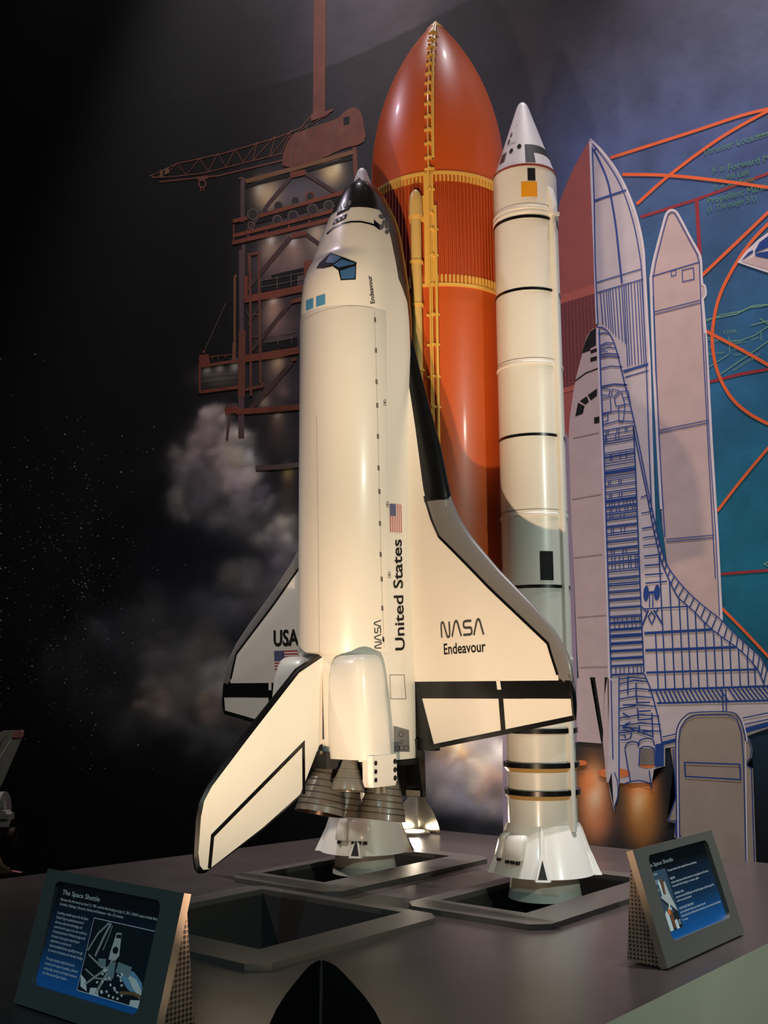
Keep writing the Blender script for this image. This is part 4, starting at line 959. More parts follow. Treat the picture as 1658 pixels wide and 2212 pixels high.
for a, b, c, d, w in ((1292, 721, 1318, 722, 2), (1294, 748, 1327, 742, 2), (1294, 753, 1321, 746, 1.6), (1294, 757, 1331, 752, 2), (1294, 763, 1313, 760, 1.6), (1294, 767, 1337, 766, 2.6), (1294, 773, 1339, 772, 2.4), (1295, 797, 1345, 793, 2.2), (1297, 836, 1355, 832, 3.2), (1299, 895, 1367, 890, 2), (1300, 919, 1370, 911, 2)):
    ln += R1((a, b), ((a + c) / 2, min(b, d) - 2), (c, d), w=w)
for P in ([(1298, 839), (1319, 842), (1314, 855), (1300, 853)], [(1323, 841), (1338, 845), (1325, 857), (1320, 855)], [(1300, 862), (1318, 857), (1320, 889), (1301, 893)], [(1327, 861), (1342, 846), (1350, 874), (1331, 878)], [(1342, 846), (1357, 844), (1359, 858), (1346, 860)], [(1346, 860), (1359, 858), (1362, 873), (1350, 874)], [(1336, 878), (1350, 875), (1346, 911), (1337, 912)], [(1301, 897), (1313, 895), (1313, 909), (1301, 912)]):
    ln += R1(*P, w=1.6, closed=True)
fig('painted_frame_lines', ln, PBL, L5)
def xlft(y): return interp(y, [700, 960, 1150, 1330, 1466], [1294, 1304, 1310, 1316, 1320])
def xrgt(y): return interp(y, [919, 1000, 1300, 1450], [1368, 1372, 1384, 1391])
ln = R1((1368, 919), (1372, 1000), (1378, 1150), (1384, 1300), (1391, 1452), w=2.4); rnd = random.Random(7)
rows = [(931, 2), (941, 1.5), (950, 1.5), (956, 2), (961, 1.6), (980, 1.6), (984, 2), (989, 3), (997, 1.6), (1003, 1.5), (1008, 1.5), (1017, 1.8), (1021, 3.4), (1025, 3), (1032, 1.6), (1036, 1.6), (1040, 1.6), (1050, 1.6), (1053.5, 1.6), (1064, 2), (1068, 1.8), (1078, 1.8), (1083, 4), (1086, 2), (1096, 2), (1099, 2.4), (1109, 2), (1113, 2.6), (1121, 1.8), (1124.5, 2.6), (1138, 2.6), (1141, 2), (1153, 2), (1157.5, 2.4), (1169, 2), (1172.6, 2.6), (1185.5, 2.2), (1188.5, 2.6), (1199, 2), (1203, 2.4), (1215, 2.6), (1218.6, 2.4), (1232, 1.8), (1236, 2), (1249, 2), (1252, 2.4), (1262, 2.6), (1266, 2.4), (1278, 2), (1281, 2.4), (1295, 2.4), (1298, 2.2), (1313, 2), (1315.5, 2), (1332, 2), (1335, 2.4), (1346.5, 4.4), (1361, 4.8), (1375, 6.6), (1391, 5.4), (1407, 4.6), (1423, 4.8), (1439, 3.6), (1458, 3.4)]
def rise(y): return interp(y, [930, 1150, 1300, 1460], [12, 8, 5, 3.5])
for y, w in rows: ln += R1((xlft(y), y), (xrgt(y - 8), y - rise(y)), w=w)
def cells(y0, y1, fr):
    out = []
    for f in fr:
        xa = xlft(y0) + (xrgt(y0) - xlft(y0)) * f; xb = xlft(y1) + (xrgt(y1) - xlft(y1)) * f
        out += R1((xa, y0 - rise(y0) * f), (xb, y1 - rise(y1) * f), w=1.5)
    return out
for y0, y1, fr in ((931, 941, (.1, .16, .45, .52, .72, .78)), (941, 956, (.06, .1, .4, .5)), (984, 997, (.2, .25, .52, .72)), (1040, 1050, (.12, .18, .45, .52)), (1068, 1078, (.14, .2, .45, .53)), (1086, 1096, (.12, .2, .28, .42, .58, .68, .78, .88)), (1099, 1109, (.14, .2, .34, .44, .62, .7, .85, .92)), (1113, 1121, (.14, .22, .46, .58)), (1141, 1153, (.15, .22, .47, .58)), (1188, 1199, (.14, .22, .5, .6)), (1203, 1215, (.14, .24, .38, .5, .66, .74, .88, .94)), (1218, 1232, (.14, .24, .38, .5, .66, .74, .88, .94)), (1335, 1346, (.15, .26, .4, .54, .7, .78, .94)), (1349, 1360, (.16, .3, .46, .56, .7, .82, .94)), (1441, 1457, (.15, .28, .4, .54, .68, .8, .92))):
    ln += cells(y0, y1, fr)
fig('painted_bay_lines', ln, PBD, L5)
# delta wing frame
INL = densify([(1368, 925), (1380, 985), (1396, 1062), (1409, 1130), (1420, 1180), (1430, 1217), (1445, 1252), (1463, 1288), (1482, 1306), (1500, 1322), (1538, 1360), (1590, 1398), (1613, 1419), (1634, 1443), (1645, 1465), (1652, 1484)], 3)
ln = ribbon(INL, 2.6)
inx = [p[0] for p in INL]; iny = [p[1] for p in INL]; oux = [p[0] for p in ORR]; ouy = [p[1] for p in ORR]
def at_len(P, t):
    L = [0]
    for a, b in zip(P[:-1], P[1:]): L.append(L[-1] + math.hypot(b[0] - a[0], b[1] - a[1]))
    return (interp(t * L[-1], L, [p[0] for p in P]), interp(t * L[-1], L, [p[1] for p in P]))
ia = [p for p in INL if p[1] > 1075]; oa = [p for p in ORR if p[1] > 1075]
for i in range(30): ln += R1(at_len(ia, i / 29.5), at_len(oa, i / 29.5), w=2.2)
for xb, yb in zip((1421.8, 1438, 1457.6, 1476.3, 1492.6, 1509.7, 1528.4, 1547, 1563.4, 1580.5, 1599, 1617, 1631.9), [1489 - .5 * i for i in range(13)]):
    xt = xb; 
    for _ in range(6):
        yt = interp(xt, inx, iny); xt = xb - (yb - yt) * .05
    top = max(yt, 1366 if xb < 1430 else 1200)
    ln += R1((xb - (yb - top) * .05, top), (xb, yb), w=2.4)
for a, b, c, d, w in ((1384, 1075, 1397, 1070, 2), (1385, 1109, 1412, 1104, 2), (1387, 1142, 1411, 1138, 2.6), (1388, 1162, 1415, 1158, 2), (1389, 1179, 1418, 1175, 2), (1391, 1202, 1422, 1198, 2.6), (1392, 1222, 1426, 1219, 2.6), (1393, 1242, 1432, 1239, 2.6), (1394, 1260, 1441, 1256, 2.6), (1388, 1316, 1484, 1310, 2.6), (1392, 1368, 1538, 1360, 5), (1394, 1405, 1589, 1398, 5), (1396, 1453, 1636, 1446, 4), (1400, 1491, 1668, 1482, 4.2), (1419, 1519, 1668, 1513, 3.6)): ln += R1((a, b), (c, d), w=w)
for i in range(27):
    x = 1416 + i * 9.2; 
    if abs(x - 1563) < 8: continue
    ln += R1((x, 1491 - i * .3), (x + 12 + i * .5, 1518 - i * .2), w=2.6)
ln += R1((1560, 1489), (1562, 1536), w=2.2) + R1((1567, 1489), (1569, 1536), w=2.2)
ln += [ell(1395.5, 1282, 6, 17, 20, .05), ell(1419, 1280, 6.5, 17, 20, .05)] + R1((1398, 1281), (1417, 1279), w=5) + R1((1403, 1284), (1403, 1312), w=2) + R1((1410, 1284), (1410, 1312), w=2)
ln += R1((1388, 1350), (1400, 1318), w=3) + R1((1432, 1350), (1412, 1318), w=3) + R1((1386, 1310), (1396, 1322), w=2.4) + R1((1422, 1314), (1416, 1324), w=2.4) + R1((1400, 1332), (1407, 1322), (1415, 1332), (1408, 1348), w=2.4, closed=True)
fig('painted_wing_frame', ln, PBD, L5)
# tail and engines of the figure
ln = R1((1391, 1455), (1403, 1482), (1412, 1512), (1422, 1552), (1429, 1600), (1431, 1625), w=2.4) + R1((1337, 1462), (1337, 1690), w=2.2)
for a, b, d in ((1467, 1396, 1466), (1477, 1400, 1473), (1493, 1407, 1490), (1510, 1411, 1507), (1531, 1417, 1526), (1551, 1424, 1547), (1568, 1427, 1565), (1583, 1429, 1580)): ln += R1((1338, a), ((1338 + b) / 2, min(a, d) - 3), (b, d), w=2.2)
for P in ([(1356, 1460), (1356, 1500)], [(1374, 1475), (1374, 1505)], [(1345, 1523), (1374, 1522)], [(1345, 1540), (1360, 1550)], [(1375, 1505), (1376, 1518), (1404, 1517)], [(1377, 1530), (1379, 1555)], [(1380, 1537), (1406, 1535)], [(1380, 1555), (1408, 1553)], [(1381, 1567), (1381, 1580)], [(1408, 1540), (1410, 1590)], [(1350, 1565), (1362, 1560)], [(1345, 1568), (1412, 1592)], [(1344, 1572), (1382, 1573)], [(1388, 1580), (1412, 1580)]): ln += R1(*P, w=2.6)
ln += ribbon(densify([(1340, 1578), (1358, 1578), (1364, 1588), (1356, 1597), (1340, 1598)]), 2.4) + ribbon(densify([(1341, 1588), (1350, 1588), (1350, 1595)]), 2.4)
ln += ribbon(densify([(1349, 1618), (1355, 1606), (1370, 1602), (1382, 1608)]), 2.6) + ribbon(densify([(1378, 1612), (1382, 1600), (1396, 1595), (1410, 1598), (1413, 1610)]), 2.6) + ribbon(densify([(1382, 1618), (1390, 1613), (1404, 1613), (1413, 1618)]), 2.6)
ln += R1((1350, 1620), (1362, 1690), w=2) + R1((1382, 1616), (1380, 1654), w=2) + R1((1413, 1616), (1415, 1654), w=2) + R1((1402, 1664), (1408, 1704), w=2) + ribbon(densify([(1350, 1692), (1378, 1686), (1405, 1692)]), 2.4)
ln += [[(1415, 1608), (1434, 1604), (1434, 1655), (1416, 1657)]] + R1((1431, 1606), (1462, 1598), w=7) + R1((1431, 1592), (1462, 1585), w=2) + R1((1610, 1578), (1668, 1562), w=9) + R1((1608, 1565), (1668, 1552), w=2) + R1((1604, 1551), (1668, 1538), w=2)
fig('painted_engine_lines', ln, PBD, L5)
fig('painted_engine_bells', [[(1384, 1616), (1412, 1616), (1414, 1652), (1382, 1652)]], PGY, L5)
fig('painted_engine_glow', [ell(1398, 1653, 16, 6), ell(1326, 1670, 36, 11), ell(1256, 1648, 12, 6)], PFL, L4)
fig('painted_pod', [[(1246, 1466), (1252, 1463), (1272, 1463), (1281, 1470), (1300, 1606), (1246, 1602)], [(1285, 1463), (1306, 1463), (1303, 1580)], [(1302, 1600), (1306, 1500), (1312, 1463), (1316, 1463), (1316, 1690), (1310, 1690)]], PW2, L4)
fig('painted_pod_gap', [[(1274, 1463), (1285, 1463), (1301, 1580), (1299, 1607)], [(1306, 1463), (1312, 1463), (1306, 1510), (1303, 1582)]] + R1((1313, 1463), (1316, 1600), (1319, 1690), w=1.6), PBK, L4)
fig('painted_fin', [[(1316, 1466), (1337, 1466), (1337, 1690), (1334, 1720), (1326, 1753), (1318, 1715), (1313, 1680)]], PW, L5)
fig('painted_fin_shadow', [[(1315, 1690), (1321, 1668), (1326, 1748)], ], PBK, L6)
fig('painted_fin_lines', R1((1320, 1470), (1322, 1560), (1324, 1640), w=2) + ribbon(densify([(1325, 1748), (1334, 1720), (1334, 1690), (1327, 1668)]), 2), PBD, L6)
# backpack-shaped panel in front
PKO = densify([(1463, 1880), (1461, 1700), (1460, 1600), (1465, 1567), (1480, 1547), (1500, 1539), (1575, 1538), (1597, 1550), (1607, 1578), (1611, 1600)], 4)
fig('painted_flap', [[(1448, 1616), (1470, 1612), (1476, 1818), (1456, 1808), (1458, 1778), (1441, 1774), (1460, 1720), (1455, 1660)], [(1606, 1575), (1620, 1600), (1625, 1618), (1624, 1636), (1612, 1652), (1626, 1660), (1634, 1880), (1600, 1880)]], PSH, L5)
fig('painted_flap_lines', R1((1454, 1618), (1459, 1700), (1460, 1722), (1444, 1772), (1470, 1775), w=2) + R1((1459, 1776), (1459, 1804), (1472, 1806), w=2) + R1((1606, 1580), (1619, 1603), (1623, 1620), (1621, 1636), (1610, 1650), (1623, 1660), (1630, 1880), w=2), PBD, L6)
fig('painted_pack', [PKO + [(1618, 1880)]], PSH, L6, 'painted round topped pale panel on the mural')
fig('painted_pack_border', ribbon([(p[0] + 3, p[1] + 2) for p in PKO], 3) + R1((1610, 1600), (1614, 1880), w=2.4), PWB, 7)
fig('painted_pack_lines', ribbon(PKO, 2.2) + ribbon([(1469, 1880), (1467, 1700), (1466, 1604), (1470, 1574), (1483, 1554), (1502, 1545), (1572, 1544), (1592, 1554), (1601, 1580), (1606, 1640), (1612, 1880)], 2.2) + R1((1479, 1647), (1598, 1651), (1600, 1684), (1481, 1677), w=2.6, closed=True), PBD, 8)
# loose lines, lettering and the second craft
ol = []
for P, w in (([(1318, 341), (1400, 315), (1500, 283), (1600, 250), (1672, 232)], 6.5), ([(1672, 232), (1560, 295), (1450, 375), (1375, 441)], 6.5), ([(1344, 377), (1440, 379), (1550, 390), (1672, 407)], 7), ([(1515, 596), (1600, 515), (1672, 446)], 7), ([(1672, 470), (1620, 525), (1580, 585), (1552, 645), (1539, 710), (1540, 760), (1552, 810), (1580, 860), (1620, 895), (1672, 922)], 7), ([(1524, 715), (1600, 755), (1672, 796)], 7), ([(1549, 1104), (1600, 1038), (1672, 952)], 6), ([(1559, 1314), (1610, 1366), (1672, 1432)], 6)): ol += ribbon(densify(P), w)
fig('painted_orange_lines', ol, POR, L2, 'painted orange sweeping lines on the blue mural', step=None)
ol = []
for P, w in (([(1383, 469), (1500, 432), (1672, 370)], 5), ([(1504, 430), (1511, 552)], 7), ([(1532, 825), (1600, 808), (1672, 795)], 5.5), ([(1557, 1240), (1672, 1231)], 5)): ol += R1(*P, w=w)
fig('painted_red_lines', ol, PRD, L1, 'painted dark red lines on the blue mural')
def wtext(s, x, y, h, ang, m=PGR, xs=1.0):
    a = R_(ang); return affine(text2d(s, 1), (x, y), (math.cos(a) * h * xs, -math.sin(a) * h * xs), (-math.sin(a) * h * .1, -h))
tx = wtext('Thruster Location', 1516, 337, 20, 17) + wtext('F = Forward Module', 1538, 377, 20, 14, xs=1.05) + wtext('L = Aft Left', 1540, 395, 17, 13) + wtext('R = Aft Right', 1541, 412, 17, 13) + wtext('Propellant Manifold', 1526, 441, 20, 14, xs=1.0) + wtext('(1 Through 51)', 1526, 459, 18, 14)
fig('painted_green_lettering', tx, PGR, L2, 'painted green lettering on the blue mural', step=None)
tx = wtext('1,750ft', 1561, 722, 11, 6) + wtext('Glide', 1527, 754, 8, 8) + wtext('Slope Slope', 1527, 768, 8, 8) + wtext('Shallow', 1583, 744, 9, 8) + wtext('Glide', 1583, 757, 8, 8) + wtext('Slope', 1584, 769, 8, 8) + wtext('Flare', 1622, 738, 9, 26) + wtext('Approach/Landing Point', 1582, 803, 9, 32, xs=.8)
gl = R1((1672, 282), (1636, 294), w=2) + R1((1525, 690), (1560, 684), (1590, 678), (1620, 664), (1640, 662), (1672, 656), w=2) + R1((1525, 694), (1556, 680), (1600, 672), (1626, 660), (1672, 656), w=1.6) + R1((1622, 703), (1650, 695), (1672, 690), w=2) + R1((1640, 688), (1656, 698), (1672, 708), w=2) + R1((1575, 737), (1600, 735), (1630, 724), (1672, 696), w=1.6) + R1((1574, 727), (1576, 764), w=1.4) + R1((1531, 793), (1574, 765), w=1.6) + R1((1556, 808), (1600, 778), (1672, 728), w=1.8) + R1((1643, 716), (1644, 736), w=1.4) + R1((1527, 728), (1552, 736), w=1.4) + R1((1527, 733), (1548, 738), w=1.2) + R1((1672, 1206), (1650, 1218), (1672, 1230), w=2)
fig('painted_green_diagram', tx + gl, PGL, L1, 'painted pale green flight path diagram on the mural', step=None)
fig('painted_craft', [[(1592, 567), (1612, 541), (1636, 519), (1672, 492), (1672, 594), (1630, 580)]], PWB, L3, 'painted pale craft nose at the mural edge')
fig('painted_craft_inner', [[(1603, 566), (1629, 554), (1672, 560), (1672, 586)]], PW2, 4)
fig('painted_craft_panels', [[(1629, 545), (1640, 524), (1672, 500), (1672, 530), (1632, 546)], [(1630, 548), (1672, 540), (1672, 562), (1632, 554)], [(1600, 564), (1616, 546), (1626, 540), (1626, 546), (1612, 556)]], PBD, 5)

# --- left: launch tower with crane, painted in rust tones
def bars(name, lst, m, layer, label=None): return fig(name, [q for P, w in lst for q in ribbon(P, w)], m, layer, label, step=20)
fig('painted_mast', [[(680, -160), (707, -160), (704, 0), (702, 243), (676, 247), (678, 0)], [(672, 246), (706, 240), (720, 234), (718, 240), (700, 252), (672, 262)]], TB, 3, 'painted rust coloured crane mast on the mural')
fig('painted_crane_cab', [densify([(610, 358), (611, 335), (622, 306), (640, 288), (700, 266), (730, 255), (745, 240), (765, 232), (779, 243), (785, 268), (786, 306), (740, 322), (690, 344), (628, 362)], 3)], TB, 2, 'painted rust crane cab on the mural')
fig('painted_cab_window', [[(742, 254), (755, 251), (755, 268), (742, 271)]], TK, 3)
bars('painted_cab_seams', [([(716, 318), (718, 292), (730, 258)], 1.4), ([(626, 358), (632, 318), (640, 286)], 1.6), ([(640, 340), (656, 300), (664, 270)], 1.4), ([(650, 330), (672, 290), (688, 264)], 1.4)], TG, 3)
bl_ = [([(327, 379), (352, 368), (380, 354), (480, 332), (600, 297), (650, 276), (668, 254), (715, 238)], 2.4), ([(327, 384), (380, 381), (440, 374), (610, 331)], 2.2), ([(345, 393), (440, 383), (470, 380), (612, 346)], 3.4), ([(620, 300), (660, 274), (712, 246)], 1.4)]
tops = [(383, 353), (431, 343), (470, 331), (508, 321), (556, 306), (594, 294), (630, 281)]; bots = [(360, 374), (402, 378), (450, 371), (488, 361), (525, 351), (545, 348), (583, 338), (607, 330)]
for i, tpt in enumerate(tops):
    bl_.append(([tpt, bots[i]], 1.6)); bl_.append(([tpt, bots[i + 1]], 1.6))
bars('painted_crane_boom', bl_, TB, 1, 'painted lattice crane boom on the mural')
fig('painted_crane_hook', [[(425, 382), (449, 379), (449, 386), (440, 390), (428, 390)]] + ribbon(ell(437, 397, 7.5, 8, 16), 3.6, True) + R1((434, 404), (433, 414), w=2) + R1((439, 405), (441, 413), w=2), TB, 2)
fig('painted_boom_tip', [[(345, 368), (352, 366), (352, 384), (346, 384)], [(355, 364), (364, 362), (366, 374), (356, 378)]] + R1((324, 379), (336, 384), (345, 380), w=2), TY, 2)
A = [([(524, 384), (524, 480)], 9), ([(526, 528), (525, 600)], 8), ([(521, 540), (522, 714)], 10), ([(521, 857), (521, 945)], 13), ([(487, 880), (512, 874)], 9), ([(496, 890), (490, 950)], 6)]
bars('painted_tower_post', A, TP, 2, 'painted tall tower post on the mural')
bars('painted_tower_leg', [([(523, 714), (521.5, 858)], 15), ([(766, 318), (769, 392)], 9), ([(516, 386), (524, 384)], 4)], TB, 3)
bars('painted_top_beam', [([(530, 392), (640, 363), (764, 328)], 9)], TY, 1.6)
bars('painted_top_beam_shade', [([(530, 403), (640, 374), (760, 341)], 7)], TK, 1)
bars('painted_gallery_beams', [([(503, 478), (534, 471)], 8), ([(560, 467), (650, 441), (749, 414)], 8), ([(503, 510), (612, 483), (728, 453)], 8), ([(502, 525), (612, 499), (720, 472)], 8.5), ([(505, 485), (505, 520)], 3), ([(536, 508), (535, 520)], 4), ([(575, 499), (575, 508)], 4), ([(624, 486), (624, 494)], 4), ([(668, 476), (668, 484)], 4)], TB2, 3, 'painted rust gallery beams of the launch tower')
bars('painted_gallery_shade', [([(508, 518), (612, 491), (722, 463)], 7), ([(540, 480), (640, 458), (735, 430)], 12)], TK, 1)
bars('painted_tower_braces', [([(627, 384), (580, 440), (534, 500)], 8), ([(658, 373), (728, 418)], 8), ([(628, 512), (600, 545), (530, 628)], 9), ([(660, 505), (700, 535)], 8), ([(632, 648), (590, 700), (543, 757)], 8), ([(631, 782), (590, 830), (540, 884)], 10), ([(560, 660), (535, 705)], 3), ([(530, 668), (545, 700), (552, 740)], 3)], TD, 2)
fig('painted_gussets', [[(627, 372), (659, 366), (659, 378), (627, 385)], [(629, 506), (661, 499), (661, 508), (629, 515)], [(629, 648), (660, 640), (655, 650), (629, 656)], [(628, 775), (640, 772), (640, 778), (630, 782)], [(527, 596), (535, 596), (535, 640), (527, 640)], [(657, 565), (680, 560), (680, 600), (657, 600)]], TB2, 3)
fig('painted_vent_pipes', [q for x, y, r in ((546, 463, 11), (572, 456, 6.5), (602, 446, 10), (638, 434, 9), (599, 476, 10), (633, 467, 11), (675, 453, 11), (710, 444, 10), (543, 487, 7)) for q in ribbon(ell(x, y, r, r * 1.05, 18), 2.2, True)], TG, 2.5)
fig('painted_vent_mouths', [ell(x, y, r, r * 1.05, 18) for x, y, r in ((546, 463, 10), (572, 456, 5.5), (602, 446, 9), (638, 434, 8), (599, 476, 9), (633, 467, 10), (675, 453, 10), (710, 444, 9), (670, 425, 9))], paint('tower_vent', (52, 46, 50)), 2.2)
fig('painted_bright_vent', ribbon(ell(670, 425, 9.5, 10, 18), 3, True), TB2, 2.6)
bars('painted_floor_beams', [([(527, 647), (590, 636), (662, 621)], 15), ([(528, 775), (580, 768), (645, 756)], 15), ([(486, 889), (515, 884)], 14), ([(510, 890), (580, 885), (648, 879)], 12)], TB2, 3, 'painted rust floor beams of the launch tower')
bars('painted_low_beam', [([(552, 1011), (600, 1009), (646, 1004)], 11)], TG, 2)
bars('painted_lift_rails', [([(540, 552), (541, 700), (542, 855)], 4.6), ([(559, 549), (561, 700), (563, 828)], 4.6), ([(535, 551), (562, 545)], 6), ([(537, 551), (539, 592)], 5), ([(528, 842), (566, 834), (567, 826)], 6), ([(544, 680), (558, 678)], 2), ([(545, 728), (558, 725)], 2)], TB, 4, 'painted lift rails of the launch tower')
bars('painted_side_pole', [([(510, 594), (507, 600), (507, 740)], 5), ([(506.5, 740), (505, 784)], 7.5)], TY, 3)
bars('painted_railings', [([(565, 606), (600, 600), (660, 588)], 1.4), ([(565, 620), (600, 614), (660, 601)], 1.4), ([(598, 597), (599, 624)], 1.6), ([(628, 590), (629, 618)], 1.6), ([(578, 725), (610, 721), (638, 715)], 1.4), ([(572, 740), (610, 735), (638, 729)], 1.2), ([(600, 722), (601, 745)], 1.4), ([(630, 716), (630, 742)], 1.4)], TG, 3)
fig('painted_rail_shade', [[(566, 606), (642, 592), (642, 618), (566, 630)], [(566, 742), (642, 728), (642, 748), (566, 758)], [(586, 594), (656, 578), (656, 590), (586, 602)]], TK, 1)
fig('painted_service_box', R1((428.7, 792), (516, 779), w=5) + R1((431.6, 793), (431.6, 849), w=3.6) + R1((431, 847), (518, 836), w=6) + R1((453, 771), (513, 764), w=1.6) + R1((458, 768), (459, 778), w=1.4) + R1((471, 767), (472, 776), w=1.4) + R1((487, 765), (487, 774), w=1.4) + [[(430, 768), (434, 766), (451, 765), (453, 788), (430, 792)]] + R1((437, 761), (443, 759), w=4), TB2, 3, 'painted service arm box beside the launch tower')
fig('painted_box_rails', R1((436, 813), (512, 806), w=1) + R1((438, 825), (512, 816), w=1) + R1((463, 808), (463, 825), w=1) + R1((441.7, 758), (462, 712), (488, 655), w=1.2), TG, 2)
# stars
rs = random.Random(11); st_ = []
for i in range(430):
    x = min(max(rs.gauss(150, 95), 2), 400); y = min(max(rs.gauss(1230, 190), 600), 1660)
    if x > 330 and y > 1300: continue
    r = rs.choice([.7, .8, .9, 1.0, 1.3, 1.7 if rs.random() < .4 else .9]); st_.append(ell(x, y, r, r, 5))
s_ = fig('painted_stars', st_, paint('star', (190, 190, 186)), 1, 'painted sprinkle of stars on the dark mural', step=None); s_['kind'] = 'stuff'
# ------------------------------------------------------------------ reading-rail signs on the deck
SGF = mat('sign_frame_slate', (94, 95, 90), .45, metal=.2, noise=.04)
SGE = mat('sign_edge_metal', (150, 134, 120), .4, metal=.5)
SGB = mat('sign_bezel', (5, 6, 8), .5)
TXT = mat('sign_text', (176, 190, 198), .5, emit=.20)  # printed lettering with a weak glow added
def sign_print_mat():
    m = bpy.data.materials.new('sign_print_glow'); m.use_nodes = True; n = m.node_tree.nodes; l = m.node_tree.links; b = n['Principled BSDF']
    tc = n.new('ShaderNodeTexCoord'); sp = n.new('ShaderNodeSeparateXYZ'); l.new(tc.outputs['Generated'], sp.inputs[0])
    cr = n.new('ShaderNodeValToRGB'); cr.color_ramp.elements[0].color = srgb((16, 76, 136)) + (1,); cr.color_ramp.elements[1].color = srgb((9, 15, 20)) + (1,)
    cr.color_ramp.elements[1].position = .85; e = cr.color_ramp.elements.new(.38); e.color = srgb((16, 42, 68)) + (1,)
    l.new(sp.outputs[2], cr.inputs[0]); l.new(cr.outputs[0], b.inputs['Base Color']); l.new(cr.outputs[0], b.inputs['Emission Color'])
    b.inputs['Emission Strength'].default_value = .30; b.inputs['Roughness'].default_value = .35  # weak glow added to the printed sign face
    return m
SGP = sign_print_mat()
def mesh_mat():
    m = bpy.data.materials.new('perforated_metal'); m.use_nodes = True; n = m.node_tree.nodes; l = m.node_tree.links; b = n['Principled BSDF']
    tc = n.new('ShaderNodeTexCoord'); v = n.new('ShaderNodeTexVoronoi'); v.inputs['Scale'].default_value = 95; v.inputs['Randomness'].default_value = 0.0
    l.new(tc.outputs['Object'], v.inputs['Vector'])
    cr = n.new('ShaderNodeValToRGB'); cr.color_ramp.interpolation = 'CONSTANT'; cr.color_ramp.elements[0].color = (.004, .004, .004, 1); cr.color_ramp.elements[1].color = srgb((140, 112, 96)) + (1,); cr.color_ramp.elements[1].position = .42
    l.new(v.outputs['Distance'], cr.inputs[0]); l.new(cr.outputs[0], b.inputs['Base Color']); b.inputs['Roughness'].default_value = .5
    return m
PERF = mesh_mat()
def sign(o, ex, ez, nrm, W, H, scr, label, content, side_u):
    """o: lower left front corner; ex: along the foot, ez: up the slope, nrm: facing"""
    o, ex, ez, nrm = (Vector(q) for q in (o, ex, ez, nrm)); ex.normalize(); ez.normalize(); nrm.normalize()
    t = thing('text_sign', label, 'sign', o + ex * W / 2, 'slanted signs on the deck')
    P = lambda u, v, d=0: o + ex * u + ez * v + nrm * d
    u0, u1, v1, v0 = scr[0] * W, scr[1] * W, H * (1 - scr[2]), H * (1 - scr[3])
    c = .28; rr = []
    for cx, cy, a0 in ((u1 - c, v1 - c, 0), (u0 + c, v1 - c, 90), (u0 + c, v0 + c, 180), (u1 - c, v0 + c, 270)):
        rr += [(cx + c * math.cos(R_(a0 + k * 15)), cy + c * math.sin(R_(a0 + k * 15))) for k in range(7)]
    cor = [(W, H)] * 7 + [(0, H)] * 7 + [(0, 0)] * 7 + [(W, 0)] * 7
    n = len(rr); mb = MB()
    vs = [P(a, b) for a, b in cor] + [P(a, b) for a, b in rr] + [P(a, b, -.22) for a, b in rr]
    fs = []
    for i in range(n):
        j = (i + 1) % n
        fs.append((i, j, n + j, n + i) if cor[i] != cor[j] else (i, n + j, n + i)); fs.append((n + i, n + j, 2 * n + j, 2 * n + i))
    mb.add(vs, fs).build('frame', SGF, t, smooth=0, recalc=False)
    MB().loft([[P(0, 0, 0), P(W, 0, 0), P(W, H, 0), P(0, H, 0)], [P(0, 0, -.3), P(W, 0, -.3), P(W, H, -.3), P(0, H, -.3)]], caps=False).build('frame_edge', SGE, t, smooth=0)
    MB().add([P(a, b, -.2) for a, b in rr], [tuple(range(n))]).build('print_panel', SGP, t, smooth=0)
    fs_ = R1((u0 + .05, v0 + .3), (u0 + .05, v1 - .3), w=.1) if side_u < .5 else R1((u1 - .06, v0 + .3), (u1 - .06, v1 - .2), w=.14)
    flat_decal('bezel', fs_, lambda a, b: P(a, b, -.19), SGB, t)
    dn = Vector((0, 0, -1))
    for u in (0.06, W - .06):
        a = P(u, H * .9, -.3); b = P(u, .05, -.3); cc = Vector(b) - nrm * 1.5; cc.z = o.z + .05
        MB().prism([a, b, cc], ex * (.04 if u < 1 else -.04)).build('side_mesh', PERF, t, smooth=0)
    cc0 = P(0.1, .05, -.3) - nrm * 1.5; cc0.z = o.z + .05; cc1 = P(W - .1, .05, -.3) - nrm * 1.5; cc1.z = o.z + .05
    MB().add([P(.1, H * .9, -.3), P(W - .1, H * .9, -.3), cc1, cc0], [(0, 1, 2, 3)]).build('back_panel', SGF, t, smooth=0)
    S = lambda a, b: (u0 + (u1 - u0) * a, v1 - (v1 - v0) * b)
    F = lambda d: (lambda a, b: P(a, b, d))
    content(t, S, F, u1 - u0, v1 - v0)
    return t
def line(s, S, a, b, h, sw, sh, a1=None, xs=.8):
    """one row of text: left at a, baseline at b (fractions), cap size h; squeezed to end at a1"""
    p = S(a, b); wx, mn = text_w(s)
    k = h * sh * xs if a1 is None else (a1 - a) * sw / wx
    return [[(p[0] + (x - mn) * k, p[1] + y * h * sh) for x, y in q] for q in text2d(s)]
